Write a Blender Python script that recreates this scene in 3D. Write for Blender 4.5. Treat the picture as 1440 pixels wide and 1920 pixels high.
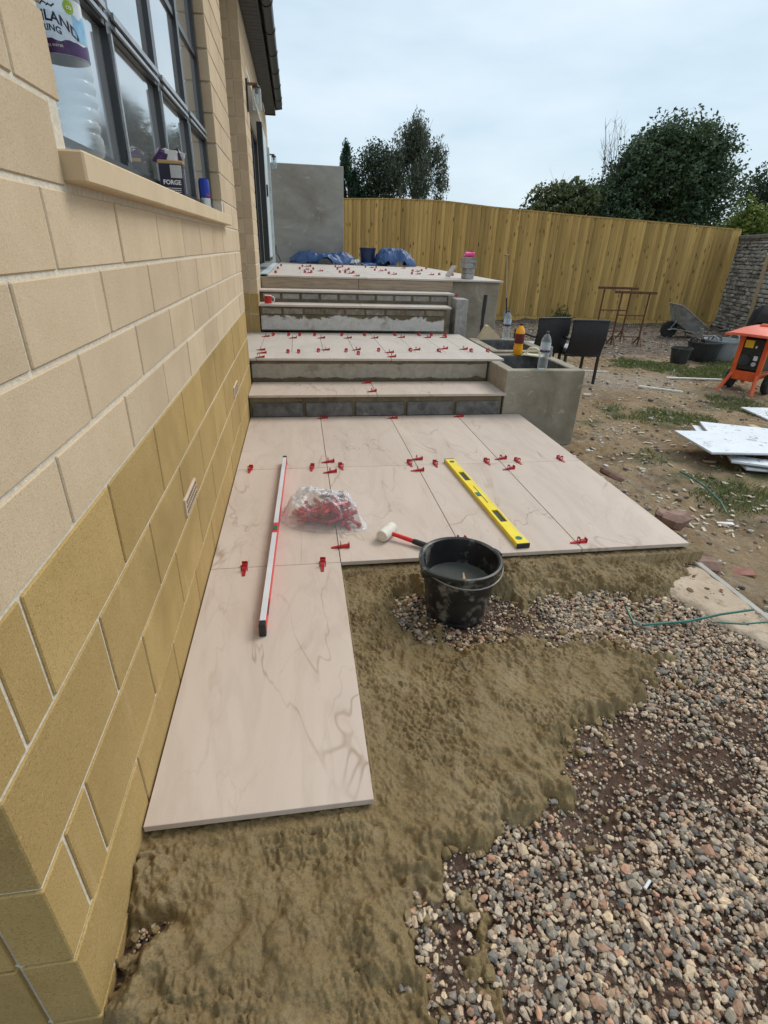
import bpy, bmesh, math, random
import numpy as np
from mathutils import Vector, Matrix
random.seed(7); np.random.seed(7)
R_ = math.radians
scene = bpy.context.scene
for o in list(bpy.data.objects): bpy.data.objects.remove(o)

# ------------------------------------------------------------------ camera
CF, CYAW, CPITCH, CROLL = 975.9933, 0.1649, -0.4692, 0.0345
CPOS = Vector((0.4425, -0.8764, 1.3086))
_f = Vector((math.sin(CYAW)*math.cos(CPITCH), math.cos(CYAW)*math.cos(CPITCH), math.sin(CPITCH)))
_r = Vector((math.cos(CYAW), -math.sin(CYAW), 0)); _u = _r.cross(_f)
CR = _r*math.cos(CROLL) + _u*math.sin(CROLL); CU = -_r*math.sin(CROLL) + _u*math.cos(CROLL); CFW = _f
cd = bpy.data.cameras.new('camera'); cam = bpy.data.objects.new('camera', cd); scene.collection.objects.link(cam)
cam.matrix_world = Matrix(((CR.x, CU.x, -CFW.x, CPOS.x), (CR.y, CU.y, -CFW.y, CPOS.y), (CR.z, CU.z, -CFW.z, CPOS.z), (0, 0, 0, 1)))
cd.sensor_fit = 'HORIZONTAL'; cd.sensor_width = 36; cd.lens = CF/1440*36; cd.clip_start = 0.02; cd.clip_end = 600
scene.camera = cam
scene.render.resolution_x, scene.render.resolution_y = 768, 1024

# ------------------------------------------------------------------ world, sun, exposure
SUN_EL, SUN_AZ = R_(49), R_(60)          # azimuth from +y towards +x
w = bpy.data.worlds.new('World'); scene.world = w; w.use_nodes = True
nt = w.node_tree; nt.nodes.clear()
wo = nt.nodes.new('ShaderNodeOutputWorld'); mixs = nt.nodes.new('ShaderNodeMixShader')
b1 = nt.nodes.new('ShaderNodeBackground'); b2 = nt.nodes.new('ShaderNodeBackground')
sky = nt.nodes.new('ShaderNodeTexSky'); sky.sky_type = 'NISHITA'; sky.sun_disc = False
sky.sun_elevation = SUN_EL; sky.sun_rotation = SUN_AZ; sky.air_density = 1.0; sky.dust_density = 2.0
b1.inputs['Strength'].default_value = 0.09
nt.links.new(sky.outputs[0], b1.inputs[0])
tc = nt.nodes.new('ShaderNodeTexCoord'); mp = nt.nodes.new('ShaderNodeMapping'); mp.inputs['Scale'].default_value = (1.0, 1.0, 3.2)
nz = nt.nodes.new('ShaderNodeTexNoise'); nz.inputs['Scale'].default_value = 2.6; nz.inputs['Detail'].default_value = 7; nz.inputs['Roughness'].default_value = 0.52
cr = nt.nodes.new('ShaderNodeValToRGB'); cr.color_ramp.elements[0].position = 0.34; cr.color_ramp.elements[1].position = 0.68
cr.color_ramp.elements[0].color = (0.47, 0.60, 0.69, 1); cr.color_ramp.elements[1].color = (0.66, 0.75, 0.82, 1)
nt.links.new(tc.outputs['Generated'], mp.inputs[0]); nt.links.new(mp.outputs[0], nz.inputs['Vector']); nt.links.new(nz.outputs[0], cr.inputs[0])
nt.links.new(cr.outputs[0], b2.inputs[0]); b2.inputs['Strength'].default_value = 1.0
mixs.inputs[0].default_value = 0.84
nt.links.new(b1.outputs[0], mixs.inputs[1]); nt.links.new(b2.outputs[0], mixs.inputs[2]); nt.links.new(mixs.outputs[0], wo.inputs[0])
sl = bpy.data.lights.new('sun', 'SUN'); sl.energy = 1.5; sl.angle = R_(28); sl.color = (1.0, 0.95, 0.88)
so = bpy.data.objects.new('sun', sl); scene.collection.objects.link(so)
sd = Vector((math.sin(SUN_AZ)*math.cos(SUN_EL), math.cos(SUN_AZ)*math.cos(SUN_EL), math.sin(SUN_EL)))
so.rotation_euler = sd.to_track_quat('Z', 'Y').to_euler(); so.location = (6, 2, 9)
vs = scene.view_settings; vs.view_transform = 'Standard'; vs.look = 'None'; vs.gamma = 1; vs.use_curve_mapping = False; vs.exposure = 0.42

# ------------------------------------------------------------------ pixel -> place (a pixel gives a direction, the plane gives the distance)
def ray(u, v): return CFW + CR*((u-720)/CF) - CU*((v-960)/CF)
def on(u, v, x=None, y=None, z=None):
    d = ray(u, v)
    t = (x-CPOS.x)/d.x if x is not None else (y-CPOS.y)/d.y if y is not None else (z-CPOS.z)/d.z
    return CPOS + d*t
ZG = -0.30                                # garden level
def G(u, v, z=ZG): return on(u, v, z=z)

# ------------------------------------------------------------------ helpers
C = scene.collection
class MB:
    def __init__(s): s.v = []; s.f = []
    def add(s, v, f):
        o = len(s.v); s.v += [tuple(p) for p in v]; s.f += [tuple(i+o for i in q) for q in f]; return s
    def box(s, c, d, bev=0.0, rot=None):
        hx, hy, hz = d[0]/2, d[1]/2, d[2]/2
        if bev <= 0:
            V = [(-hx,-hy,-hz),(hx,-hy,-hz),(hx,hy,-hz),(-hx,hy,-hz),(-hx,-hy,hz),(hx,-hy,hz),(hx,hy,hz),(-hx,hy,hz)]
            F = [(0,3,2,1),(4,5,6,7),(0,1,5,4),(1,2,6,5),(2,3,7,6),(3,0,4,7)]
        else:
            V, F = cham(hx, hy, hz, min(bev, hx*.9, hy*.9, hz*.9))
        if rot is not None:
            V = [rot @ Vector(p) for p in V]
        return s.add([(p[0]+c[0], p[1]+c[1], p[2]+c[2]) for p in V], F)
    def bar(s, p0, p1, wd, ht, bev=0.0, up=(0,0,1)):
        p0, p1 = Vector(p0), Vector(p1); d = p1-p0; L = d.length; y = d.normalized(); upv = Vector(up)
        if abs(y.dot(upv)) > .98: upv = Vector((1,0,0))
        x = y.cross(upv).normalized(); z = x.cross(y)
        return s.box((p0+p1)/2, (wd, L, ht), bev, Matrix((x, y, z)).transposed())
    def tube(s, path, r, seg=8, cap=True):
        P = [Vector(p) for p in path]; n = len(P); rr = r if isinstance(r, (list, tuple)) else [r]*n
        V = []; F = []; prev = None
        for i, p in enumerate(P):
            t = (P[min(i+1, n-1)]-P[max(i-1, 0)]).normalized()
            if prev is None:
                a = Vector((0,0,1)) if abs(t.z) < .9 else Vector((1,0,0)); x = t.cross(a).normalized()
            else:
                x = (prev - t*prev.dot(t)).normalized()
            prev = x; yv = t.cross(x)
            for k in range(seg):
                an = 2*math.pi*k/seg; V.append(p + (x*math.cos(an)+yv*math.sin(an))*rr[i])
        for i in range(n-1):
            for k in range(seg):
                k2 = (k+1) % seg; F.append((i*seg+k, i*seg+k2, (i+1)*seg+k2, (i+1)*seg+k))
        if cap: F.append(tuple(range(seg-1, -1, -1))); F.append(tuple(range((n-1)*seg, n*seg)))
        return s.add(V, F)
    def lathe(s, prof, seg=24, c=(0,0,0), M=None, wob=None):
        V = []; F = []; n = len(prof)
        for r, z in prof:
            for k in range(seg):
                a = 2*math.pi*k/seg; rr = r*(1+(wob(a, z) if wob else 0)); p = Vector((rr*math.cos(a), rr*math.sin(a), z))
                if M is not None: p = M @ p
                V.append((p.x+c[0], p.y+c[1], p.z+c[2]))
        for i in range(n-1):
            for k in range(seg):
                k2 = (k+1) % seg; F.append((i*seg+k, i*seg+k2, (i+1)*seg+k2, (i+1)*seg+k))
        if prof[0][0] > 1e-5: F.append(tuple(range(seg-1, -1, -1)))
        if prof[-1][0] > 1e-5: F.append(tuple(range((n-1)*seg, n*seg)))
        return s.add(V, F)
    def prism(s, poly, z0, z1, M=None):
        n = len(poly); V = [Vector((p[0], p[1], z0)) for p in poly]+[Vector((p[0], p[1], z1)) for p in poly]
        if M is not None: V = [M @ p for p in V]
        F = [tuple(range(n-1, -1, -1)), tuple(range(n, 2*n))]+[(i, (i+1) % n, n+(i+1) % n, n+i) for i in range(n)]
        return s.add(V, F)
    def mesh(s, name, m, smooth=0):
        me = bpy.data.meshes.new(name); me.from_pydata(s.v, [], s.f); me.materials.append(m)
        if smooth:
            me.shade_smooth()
            me.set_sharp_from_angle(angle=R_(smooth))
        me.update(); return me
    def build(s, name, m, parent=None, smooth=0, loc=None):
        return link(name, s.mesh(name, m, smooth), parent, loc)
def cham(hx, hy, hz, b):
    V = []; idx = {}
    for sx in (-1, 1):
        for sy in (-1, 1):
            for sz in (-1, 1):
                for ax in range(3):
                    p = [sx*(hx-b), sy*(hy-b), sz*(hz-b)]; p[ax] = (sx*hx, sy*hy, sz*hz)[ax]
                    idx[(sx, sy, sz, ax)] = len(V); V.append(tuple(p))
    F = []
    def q(*k): F.append([idx[i] for i in k])
    for s in (-1, 1):
        q((s,-1,-1,0),(s,1,-1,0),(s,1,1,0),(s,-1,1,0)); q((-1,s,-1,1),(1,s,-1,1),(1,s,1,1),(-1,s,1,1)); q((-1,-1,s,2),(1,-1,s,2),(1,1,s,2),(-1,1,s,2))
    for a in (-1, 1):
        for b2 in (-1, 1):
            q((a,b2,-1,0),(a,b2,1,0),(a,b2,1,1),(a,b2,-1,1)); q((a,-1,b2,0),(a,1,b2,0),(a,1,b2,2),(a,-1,b2,2)); q((-1,a,b2,1),(1,a,b2,1),(1,a,b2,2),(-1,a,b2,2))
    for sx in (-1, 1):
        for sy in (-1, 1):
            for sz in (-1, 1): q((sx,sy,sz,0),(sx,sy,sz,1),(sx,sy,sz,2))
    out = []
    for f in F:                            # outward orientation
        c = [sum(V[i][k] for i in f)/len(f) for k in range(3)]
        a, b_, d = (Vector(V[f[0]]), Vector(V[f[1]]), Vector(V[f[2]]))
        out.append(tuple(f) if (b_-a).cross(d-b_).dot(Vector(c)) > 0 else tuple(reversed(f)))
    return V, out
def link(name, me, parent=None, loc=None):
    o = bpy.data.objects.new(name, me); C.objects.link(o)
    if parent is not None: o.parent = parent
    if loc is not None: o.location = loc
    return o
def tag(o, label, cat, group=None):
    o['label'] = label; o['category'] = cat
    if group: o['group'] = group
    return o
def thing(name, label, cat, loc=(0,0,0), rz=0.0, group=None):
    o = bpy.data.objects.new(name, None); C.objects.link(o); o.empty_display_size = .1
    o.location = loc; o.rotation_euler = (0, 0, rz); return tag(o, label, cat, group)
def struct(o): o['kind'] = 'structure'; return o
def stuff(o): o['kind'] = 'stuff'; return o
def copy_tree(o, parent=None):
    c = o.copy(); C.objects.link(c); c.parent = parent
    for ch in o.children: copy_tree(ch, c)
    return c
def np_mesh(name, V, F, m, smooth=False, col=None):
    V = np.asarray(V, dtype=np.float32); F = np.asarray(F, dtype=np.int32); k = F.shape[1]
    me = bpy.data.meshes.new(name); me.vertices.add(len(V)); me.vertices.foreach_set('co', V.ravel())
    me.loops.add(F.size); me.loops.foreach_set('vertex_index', F.ravel())
    me.polygons.add(len(F)); me.polygons.foreach_set('loop_start', np.arange(0, F.size, k, dtype=np.int32))
    try: me.polygons.foreach_set('loop_total', np.full(len(F), k, dtype=np.int32))
    except Exception: pass
    me.update(calc_edges=True); me.validate()
    if smooth: me.shade_smooth()
    else: me.shade_flat()
    if col is not None:
        a = me.color_attributes.new('Col', 'FLOAT_COLOR', 'POINT')
        cc = np.ones((len(V), 4), dtype=np.float32); cc[:, :3] = col; a.data.foreach_set('color', cc.ravel())
    me.materials.append(m); return me
# numpy value noise
def _h(ix, iy, seed):
    n = (ix.astype(np.int64)*374761393 + iy.astype(np.int64)*668265263 + seed*974634777) & 0x7fffffff
    n = ((n ^ (n >> 13))*1274126177) & 0x7fffffff; n = n ^ (n >> 16)
    return (n & 0xffff)/65535.0
def vn(x, y, sc, seed=0):
    x = x*sc; y = y*sc; ix = np.floor(x); iy = np.floor(y); fx = x-ix; fy = y-iy
    fx = fx*fx*fx*(fx*(fx*6-15)+10); fy = fy*fy*fy*(fy*(fy*6-15)+10)
    a = _h(ix, iy, seed); b = _h(ix+1, iy, seed); c = _h(ix, iy+1, seed); d = _h(ix+1, iy+1, seed)
    return (a*(1-fx)+b*fx)*(1-fy)+(c*(1-fx)+d*fx)*fy
def fbm(x, y, sc, seed=0, oc=4, g=.5):
    s = 0; a = 1; t = 0
    for k in range(oc):
        s = s+a*vn(x+k*3.17, y-k*1.93, sc*2**k, seed+k*7); t += a; a *= g
    return s/t
def sstep(a, b, x): t = np.clip((x-a)/(b-a), 0, 1); return t*t*(3-2*t)
def sdist(X, Y, poly):                     # >0 inside
    d = np.full(X.shape, 1e9); ins = np.zeros(X.shape, bool); n = len(poly)
    for i in range(n):
        x0, y0 = poly[i]; x1, y1 = poly[(i+1) % n]; ex, ey = x1-x0, y1-y0
        t = np.clip(((X-x0)*ex+(Y-y0)*ey)/(ex*ex+ey*ey+1e-12), 0, 1)
        d = np.minimum(d, np.hypot(X-x0-t*ex, Y-y0-t*ey))
        cnd = ((y0 > Y) != (y1 > Y)) & (X < (x1-x0)*(Y-y0)/(y1-y0+1e-12)+x0); ins ^= cnd
    return np.where(ins, d, -d)

# ------------------------------------------------------------------ materials
class NT:
    def __init__(s, name):
        s.m = bpy.data.materials.new(name); s.m.use_nodes = True; s.t = s.m.node_tree; s.b = s.t.nodes['Principled BSDF']; s.out = s.t.nodes['Material Output']
    def n(s, ty, **kw):
        nd = s.t.nodes.new(ty)
        for k, v in kw.items():
            if k in nd.inputs: nd.inputs[k].default_value = v
            else: setattr(nd, k, v)
        return nd
    def l(s, a, b): s.t.links.new(a, b)
    def pos(s, off=True, kind='Position'):
        if kind == 'Object':
            return s.n('ShaderNodeTexCoord').outputs['Object']
        g = s.n('ShaderNodeNewGeometry').outputs['Position']
        if not off: return g
        r = s.n('ShaderNodeObjectInfo').outputs['Random']; m = s.n('ShaderNodeMath', operation='MULTIPLY'); m.inputs[1].default_value = 37.0; s.l(r, m.inputs[0])
        a = s.n('ShaderNodeVectorMath', operation='ADD'); s.l(g, a.inputs[0]); s.l(m.outputs[0], a.inputs[1]); return a.outputs[0]
    def noise(s, vec, scale, detail=4, rough=.55, dist=0.0):
        nd = s.n('ShaderNodeTexNoise'); nd.inputs['Scale'].default_value = scale; nd.inputs['Detail'].default_value = detail
        nd.inputs['Roughness'].default_value = rough; nd.inputs['Distortion'].default_value = dist; s.l(vec, nd.inputs['Vector']); return nd.outputs[0]
    def ramp(s, fac, stops):
        r = s.n('ShaderNodeValToRGB'); e = r.color_ramp.elements
        while len(e) < len(stops): e.new(.5)
        for i, (p, c) in enumerate(stops):
            e[i].position = p; e[i].color = (c, c, c, 1) if isinstance(c, (int, float)) else (*c, 1)
        s.l(fac, r.inputs[0]); return r.outputs[0]
    def mix(s, fac, a, b, mode='MIX'):
        m = s.n('ShaderNodeMix', data_type='RGBA', blend_type=mode)
        for sock, v in ((m.inputs[0], fac), (m.inputs[6], a), (m.inputs[7], b)):
            if hasattr(v, 'is_linked') or hasattr(v, 'links'): s.l(v, sock)
            elif isinstance(v, (int, float)): sock.default_value = v
            else: sock.default_value = (*v, 1)
        return m.outputs[2]
    def bump(s, h, strength=.5, dist=.005, prev=None):
        b = s.n('ShaderNodeBump'); b.inputs['Strength'].default_value = strength; b.inputs['Distance'].default_value = dist; s.l(h, b.inputs['Height'])
        if prev is not None: s.l(prev, b.inputs['Normal'])
        s.l(b.outputs[0], s.b.inputs['Normal']); return b.outputs[0]
    def rnd(s, col, amt):
        r = s.n('ShaderNodeObjectInfo').outputs['Random']; mr = s.n('ShaderNodeMapRange'); s.l(r, mr.inputs[0]); mr.inputs[3].default_value = 1-amt; mr.inputs[4].default_value = 1+amt
        return s.mul(col, mr.outputs[0])
    def mul(s, col, val):
        v = s.n('ShaderNodeVectorMath', operation='SCALE'); s.l(col, v.inputs[0]); s.l(val, v.inputs['Scale']); return v.outputs[0]
    def done(s, col=None, rough=.7, metal=0, spec=.4):
        if col is not None:
            if isinstance(col, tuple): s.b.inputs['Base Color'].default_value = (*col, 1)
            else: s.l(col, s.b.inputs['Base Color'])
        if isinstance(rough, (int, float)): s.b.inputs['Roughness'].default_value = rough
        else: s.l(rough, s.b.inputs['Roughness'])
        s.b.inputs['Metallic'].default_value = metal; s.b.inputs['Specular IOR Level'].default_value = spec
        return s.m
def simple(name, c1, c2, scale=30, rough=.6, metal=0, bs=0, bstr=.3, bd=.002, rand=0.0, spec=.4, coords='Object', det=5, lo=.35, hi=.65, spots=None):
    t = NT(name); p = t.pos(kind=coords); c = t.ramp(t.noise(p, scale, det, .6), [(lo, c1), (hi, c2)])
    if spots:
        sc, col, a, b = spots; c = t.mix(t.ramp(t.noise(p, sc, 5, .65), [(a, 0.0), (b, 1.0)]), c, col)
    if rand: c = t.rnd(c, rand)
    if bs: t.bump(t.noise(p, bs, 4, .6), bstr, bd)
    return t.done(c, rough, metal, spec)
MT = {}
def block_mat(name, a, b, dark, lightc):
    t = NT(name); p = t.pos()
    c = t.ramp(t.noise(p, 5, 4, .6), [(.3, a), (.7, b)])
    c = t.mix(t.ramp(t.noise(p, 260, 3, .6), [(.52, 0.0), (.75, .8)]), c, dark)
    c = t.mix(t.ramp(t.noise(p, 190, 2, .5), [(.60, 0.0), (.78, .55)]), c, lightc)
    g = t.pos(off=False)
    c = t.mix(t.ramp(t.noise(g, 1.7, 5, .62, .4), [(.50, 0.0), (.72, .38)]), c, dark)
    mpn = t.n('ShaderNodeMapping'); mpn.inputs['Scale'].default_value = (1, 5.0, .8); t.l(g, mpn.inputs[0])
    c = t.mix(t.ramp(t.noise(mpn.outputs[0], 3.0, 4, .6), [(.62, 0.0), (.80, .30)]), c, lightc)
    c = t.rnd(c, .075)
    h = t.bump(t.noise(p, 330, 3, .7), .55, .0016); t.bump(t.noise(p, 45, 4, .6), .35, .002, h)
    return t.done(c, .93, 0, .2)
MT['beige'] = block_mat('beige_block', (.535,.415,.275), (.60,.475,.325), (.38,.275,.165), (.70,.60,.45))
MT['buff'] = block_mat('buff_block', (.385,.262,.098), (.455,.315,.130), (.20,.125,.042), (.62,.48,.25))
MT['joint'] = simple('pale_joint_mortar', (.58,.52,.42), (.70,.64,.53), 60, .95, bs=120, bstr=.8, bd=.004, coords='Position')
def tile_mat(name, a, b, vein, vs=2.3, amt=1.0, grain=None):
    t = NT(name); p = t.pos()
    mpn = t.n('ShaderNodeMapping'); mpn.inputs['Rotation'].default_value = (0, 0, R_(30)); mpn.inputs['Scale'].default_value = (1.0, .28, 1.0); t.l(p, mpn.inputs[0]); q = mpn.outputs[0]
    c = t.ramp(t.noise(q, 4.0, 6, .6, .6), [(.3, a), (.7, b)])
    soft = t.ramp(t.noise(q, 3.1, 5, .55, 1.2), [(.44, 0.0), (.50, .13*amt), (.56, 0.0)]); c = t.mix(soft, c, vein)
    n2 = t.noise(q, vs, 4, .52, .9); line = t.ramp(n2, [(.492, 0.0), (.50, 1.0), (.508, 0.0)])
    msk = t.ramp(t.noise(p, 3.3, 3, .5), [(.40, .12), (.66, .75*amt)]); m = t.n('ShaderNodeMath', operation='MULTIPLY'); t.l(line, m.inputs[0]); t.l(msk, m.inputs[1])
    c = t.mix(m.outputs[0], c, vein)
    n3 = t.noise(q, vs*2.2, 4, .5, .8); l3 = t.ramp(n3, [(.490, 0.0), (.50, .35*amt), (.510, 0.0)]); m3 = t.n('ShaderNodeMath', operation='MULTIPLY'); t.l(l3, m3.inputs[0]); t.l(msk, m3.inputs[1]); c = t.mix(m3.outputs[0], c, vein)
    c = t.mix(t.ramp(t.noise(p, 420, 2, .6), [(.55, 0.0), (.75, .35)]), c, vein)
    g = t.pos(off=False)                   # building dust and dried smears
    c = t.mix(t.ramp(t.noise(g, 2.2, 6, .65, .5), [(.50, 0.0), (.78, .20)]), c, (.44,.37,.29))
    c = t.mix(t.ramp(t.noise(g, 75, 3, .5), [(.70, 0.0), (.78, .5)]), c, (.30,.25,.18))
    c = t.rnd(c, .03)
    t.bump(t.noise(p, 160, 4, .6), .16, .001)
    return t.done(c, .62, 0, .35)
MT['tile'] = tile_mat('pink_beige_porcelain', (.515,.418,.348), (.580,.478,.402), (.28,.19,.125))
MT['plank'] = tile_mat('grey_beige_porcelain', (.50,.44,.385), (.58,.515,.45), (.30,.24,.19), 3.0, .7)
def wood_tile():
    t = NT('brown_grained_porcelain'); p = t.pos(); mpn = t.n('ShaderNodeMapping'); mpn.inputs['Scale'].default_value = (.8, 6, 9); t.l(p, mpn.inputs[0])
    c = t.ramp(t.noise(mpn.outputs[0], 5, 6, .6, .8), [(.3, (.26,.19,.125)), (.7, (.43,.34,.25))]); return t.done(c, .55)
MT['woodtile'] = wood_tile()
MT['tile_edge'] = simple('tile_edge', (.50,.45,.39), (.58,.52,.46), 40, .7, coords='Position')
def mortar_mat():
    t = NT('wet_bedding_mortar'); p = t.pos(off=False)
    c = t.ramp(t.noise(p, 3.0, 6, .6, .5), [(.3, (.178,.122,.052)), (.7, (.250,.178,.082))])
    c = t.mix(t.ramp(t.noise(p, 95, 4, .7), [(.52, 0.0), (.66, .6)]), c, (.105,.070,.031)); c = t.mix(t.ramp(t.noise(p, 260, 3, .6), [(.50, 0.0), (.70, .6)]), c, (.085,.056,.025))
    c = t.mix(t.ramp(t.noise(p, 330, 2, .5), [(.66, 0.0), (.76, .7)]), c, (.40,.32,.20))
    c = t.mix(t.ramp(t.noise(p, 6, 5, .65), [(.56, 0.0), (.76, .5)]), c, (.31,.24,.14))
    h = t.bump(t.noise(p, 130, 4, .65), .5, .005); t.bump(t.noise(p, 420, 2, .6), .5, .0015, h)
    return t.done(c, t.ramp(t.noise(p, 9, 4, .6), [(.35, .55), (.65, .85)]), 0, .35)
MT['mortar'] = mortar_mat()
def attr_mat(name, rough=.85, fine=(120, .35, .0015), tint=.25, spec=.3, rand_noise=300):
    t = NT(name); p = t.pos(off=False); a = t.n('ShaderNodeAttribute', attribute_name='Col'); n = t.noise(p, rand_noise, 4, .6)
    mr = t.n('ShaderNodeMapRange'); t.l(n, mr.inputs[0]); mr.inputs[1].default_value = .25; mr.inputs[2].default_value = .75; mr.inputs[3].default_value = 1-tint; mr.inputs[4].default_value = 1+tint
    c = t.mul(a.outputs['Color'], mr.outputs[0]); t.bump(t.noise(p, fine[0], 4, .6), fine[1], fine[2]); return t.done(c, rough, 0, spec)
MT['stone'] = attr_mat('gravel_stone', .75, (170, .5, .002), .28, .35, 140)
MT['leaf'] = None
def ground_mat():
    t = NT('ground_earth'); p = t.pos(off=False); a = t.n('ShaderNodeAttribute', attribute_name='Col').outputs['Color']
    n = t.noise(p, 22, 6, .68); mr = t.n('ShaderNodeMapRange'); t.l(n, mr.inputs[0]); mr.inputs[1].default_value = .25; mr.inputs[2].default_value = .75; mr.inputs[3].default_value = .62; mr.inputs[4].default_value = 1.35
    c = t.mul(a, mr.outputs[0])
    c = t.mix(t.ramp(t.noise(p, 70, 4, .7), [(.60, 0.0), (.70, .45)]), c, (.40,.32,.225))
    c = t.mix(t.ramp(t.noise(p, 130, 3, .6), [(.56, 0.0), (.70, .5)]), c, (.09,.06,.04))
    h = t.bump(t.noise(p, 40, 5, .7), .9, .02); t.bump(t.noise(p, 160, 4, .65), .6, .006, h); return t.done(c, .95, 0, .2)
MT['ground'] = ground_mat()
def render_mat(name, a, b, stain, lightc, lo=.5, sc=1.6):
    t = NT(name); p = t.pos(off=False); mpn = t.n('ShaderNodeMapping'); mpn.inputs['Scale'].default_value = (1, 1, 1.8); t.l(p, mpn.inputs[0])
    c = t.ramp(t.noise(mpn.outputs[0], sc*2.2, 7, .62, .9), [(.3, a), (.7, b)])
    c = t.mix(t.ramp(t.noise(p, sc, 6, .6, .6), [(lo, 0.0), (lo+.16, .75)]), c, stain)
    c = t.mix(t.ramp(t.noise(p, sc*3.1, 5, .6, 2.0), [(.60, 0.0), (.70, .6)]), c, lightc)
    h = t.bump(t.noise(p, 14, 6, .6, 1.0), .5, .006); t.bump(t.noise(p, 170, 3, .6), .5, .0015, h); return t.done(c, .92, 0, .25)
MT['render'] = render_mat('cement_render', (.265,.228,.172), (.375,.335,.265), (.19,.157,.108), (.47,.435,.365))
MT['render2'] = render_mat('grey_wall_render', (.27,.255,.225), (.36,.345,.31), (.20,.175,.145), (.45,.435,.40), .50, .9)
MT['riser'] = render_mat('stained_riser_render', (.27,.24,.19), (.38,.35,.30), (.13,.105,.065), (.46,.43,.38), .47, 2.6)
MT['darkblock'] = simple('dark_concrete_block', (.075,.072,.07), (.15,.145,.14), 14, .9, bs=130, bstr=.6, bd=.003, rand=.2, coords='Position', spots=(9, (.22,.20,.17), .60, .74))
MT['greyblock'] = simple('pale_concrete_block', (.26,.25,.24), (.36,.35,.33), 22, .9, bs=140, bstr=.6, bd=.003, rand=.12, coords='Position', spots=(7, (.17,.14,.10), .56, .7))
MT['brick'] = simple('grey_brown_brick', (.17,.14,.105), (.27,.24,.20), 20, .92, bs=120, bstr=.6, bd=.003, rand=.25, coords='Position', spots=(12, (.40,.38,.34), .56, .68))
MT['slurry'] = render_mat('brown_slurry_mortar', (.13,.105,.065), (.19,.155,.10), (.085,.066,.04), (.27,.235,.18), .5, 4.0)
MT['plaster'] = render_mat('white_plaster_patch', (.46,.44,.40), (.60,.58,.55), (.30,.27,.22), (.68,.66,.63), .55, 6.0)
MT['sill'] = simple('cast_stone_sill', (.565,.435,.275), (.62,.485,.315), 8, .9, bs=300, bstr=.4, bd=.001, coords='Position', spots=(6, (.70,.58,.42), .60, .75))
MT['alu'] = simple('grey_frame', (.022,.024,.027), (.034,.036,.04), 12, .32, bs=0, spec=.6)
MT['alu_light'] = simple('silver_bead', (.30,.32,.34), (.40,.42,.44), 20, .35, metal=.5)
MT['blackmetal'] = simple('black_powder_coat', (.012,.012,.014), (.022,.022,.024), 20, .4, spec=.5)
def glass_mat():
    t = NT('window_glass'); p = t.pos(off=False); n = t.noise(p, 2.2, 4, .6)
    c = t.ramp(n, [(.3, (.62,.66,.68)), (.7, (.72,.75,.76))])
    r = t.ramp(t.noise(p, 3.5, 5, .65), [(.40, .02), (.75, .12)]); t.done(c, r, .80, .5); t.b.inputs['IOR'].default_value = 1.6
    dk = t.mix(.18, c, (.05,.056,.06)); t.l(dk, t.b.inputs['Base Color'])
    return t.m
MT['glass'] = glass_mat()
MT['gutter'] = simple('black_gutter_plastic', (.010,.010,.011), (.02,.02,.021), 16, .35, spec=.5)
MT['soffit'] = simple('dark_soffit_board', (.035,.033,.031), (.055,.052,.048), 10, .5)
def clear_mat(name, tint=(.93,.97,1.0), fac=.30, rough=.06):
    t = NT(name); tr = t.n('ShaderNodeBsdfTransparent'); tr.inputs[0].default_value = (*tint, 1); mx = t.n('ShaderNodeMixShader'); fr = t.n('ShaderNodeLayerWeight'); fr.inputs['Blend'].default_value = .45
    mr = t.n('ShaderNodeMapRange'); t.l(fr.outputs['Facing'], mr.inputs[0]); mr.inputs[3].default_value = fac*.55; mr.inputs[4].default_value = min(1, fac*2.6)
    t.b.inputs['Base Color'].default_value = (.80,.83,.85,1); t.b.inputs['Roughness'].default_value = rough; t.b.inputs['IOR'].default_value = 1.6
    t.l(mr.outputs[0], mx.inputs[0]); t.l(tr.outputs[0], mx.inputs[1]); t.l(t.b.outputs[0], mx.inputs[2]); t.l(mx.outputs[0], t.out.inputs[0]); return t.m
MT['pet'] = clear_mat('clear_bottle_plastic', (.90,.94,.96), .17, .05)
MT['polybag'] = clear_mat('crumpled_polythene', (.98,.97,.97), .30, .10)
MT['label_film'] = clear_mat('printed_label_film', (.90,.92,.95), .50, .2)
MT['red'] = simple('red_wedge_plastic', (.34,.004,.010), (.46,.008,.015), 40, .38, spec=.5, rand=.12)
MT['redpaint'] = simple('red_level_paint', (.62,.02,.02), (.72,.035,.03), 20, .4)
MT['silver'] = simple('brushed_aluminium', (.66,.68,.69), (.74,.76,.77), 9, .42, metal=.35)
MT['yellow'] = simple('yellow_level_paint', (.80,.60,.015), (.86,.68,.03), 15, .4)
MT['blackplastic'] = simple('black_plastic', (.012,.012,.013), (.028,.027,.026), 25, .42, spec=.45)
MT['bucket'] = simple('dusty_black_bucket', (.010,.010,.011), (.022,.021,.020), 14, .38, spec=.5, spots=(17, (.17,.155,.13), .535, .66))
MT['whiterubber'] = simple('white_rubber', (.62,.58,.48), (.74,.70,.60), 30, .65)
MT['fence'] = None
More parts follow.
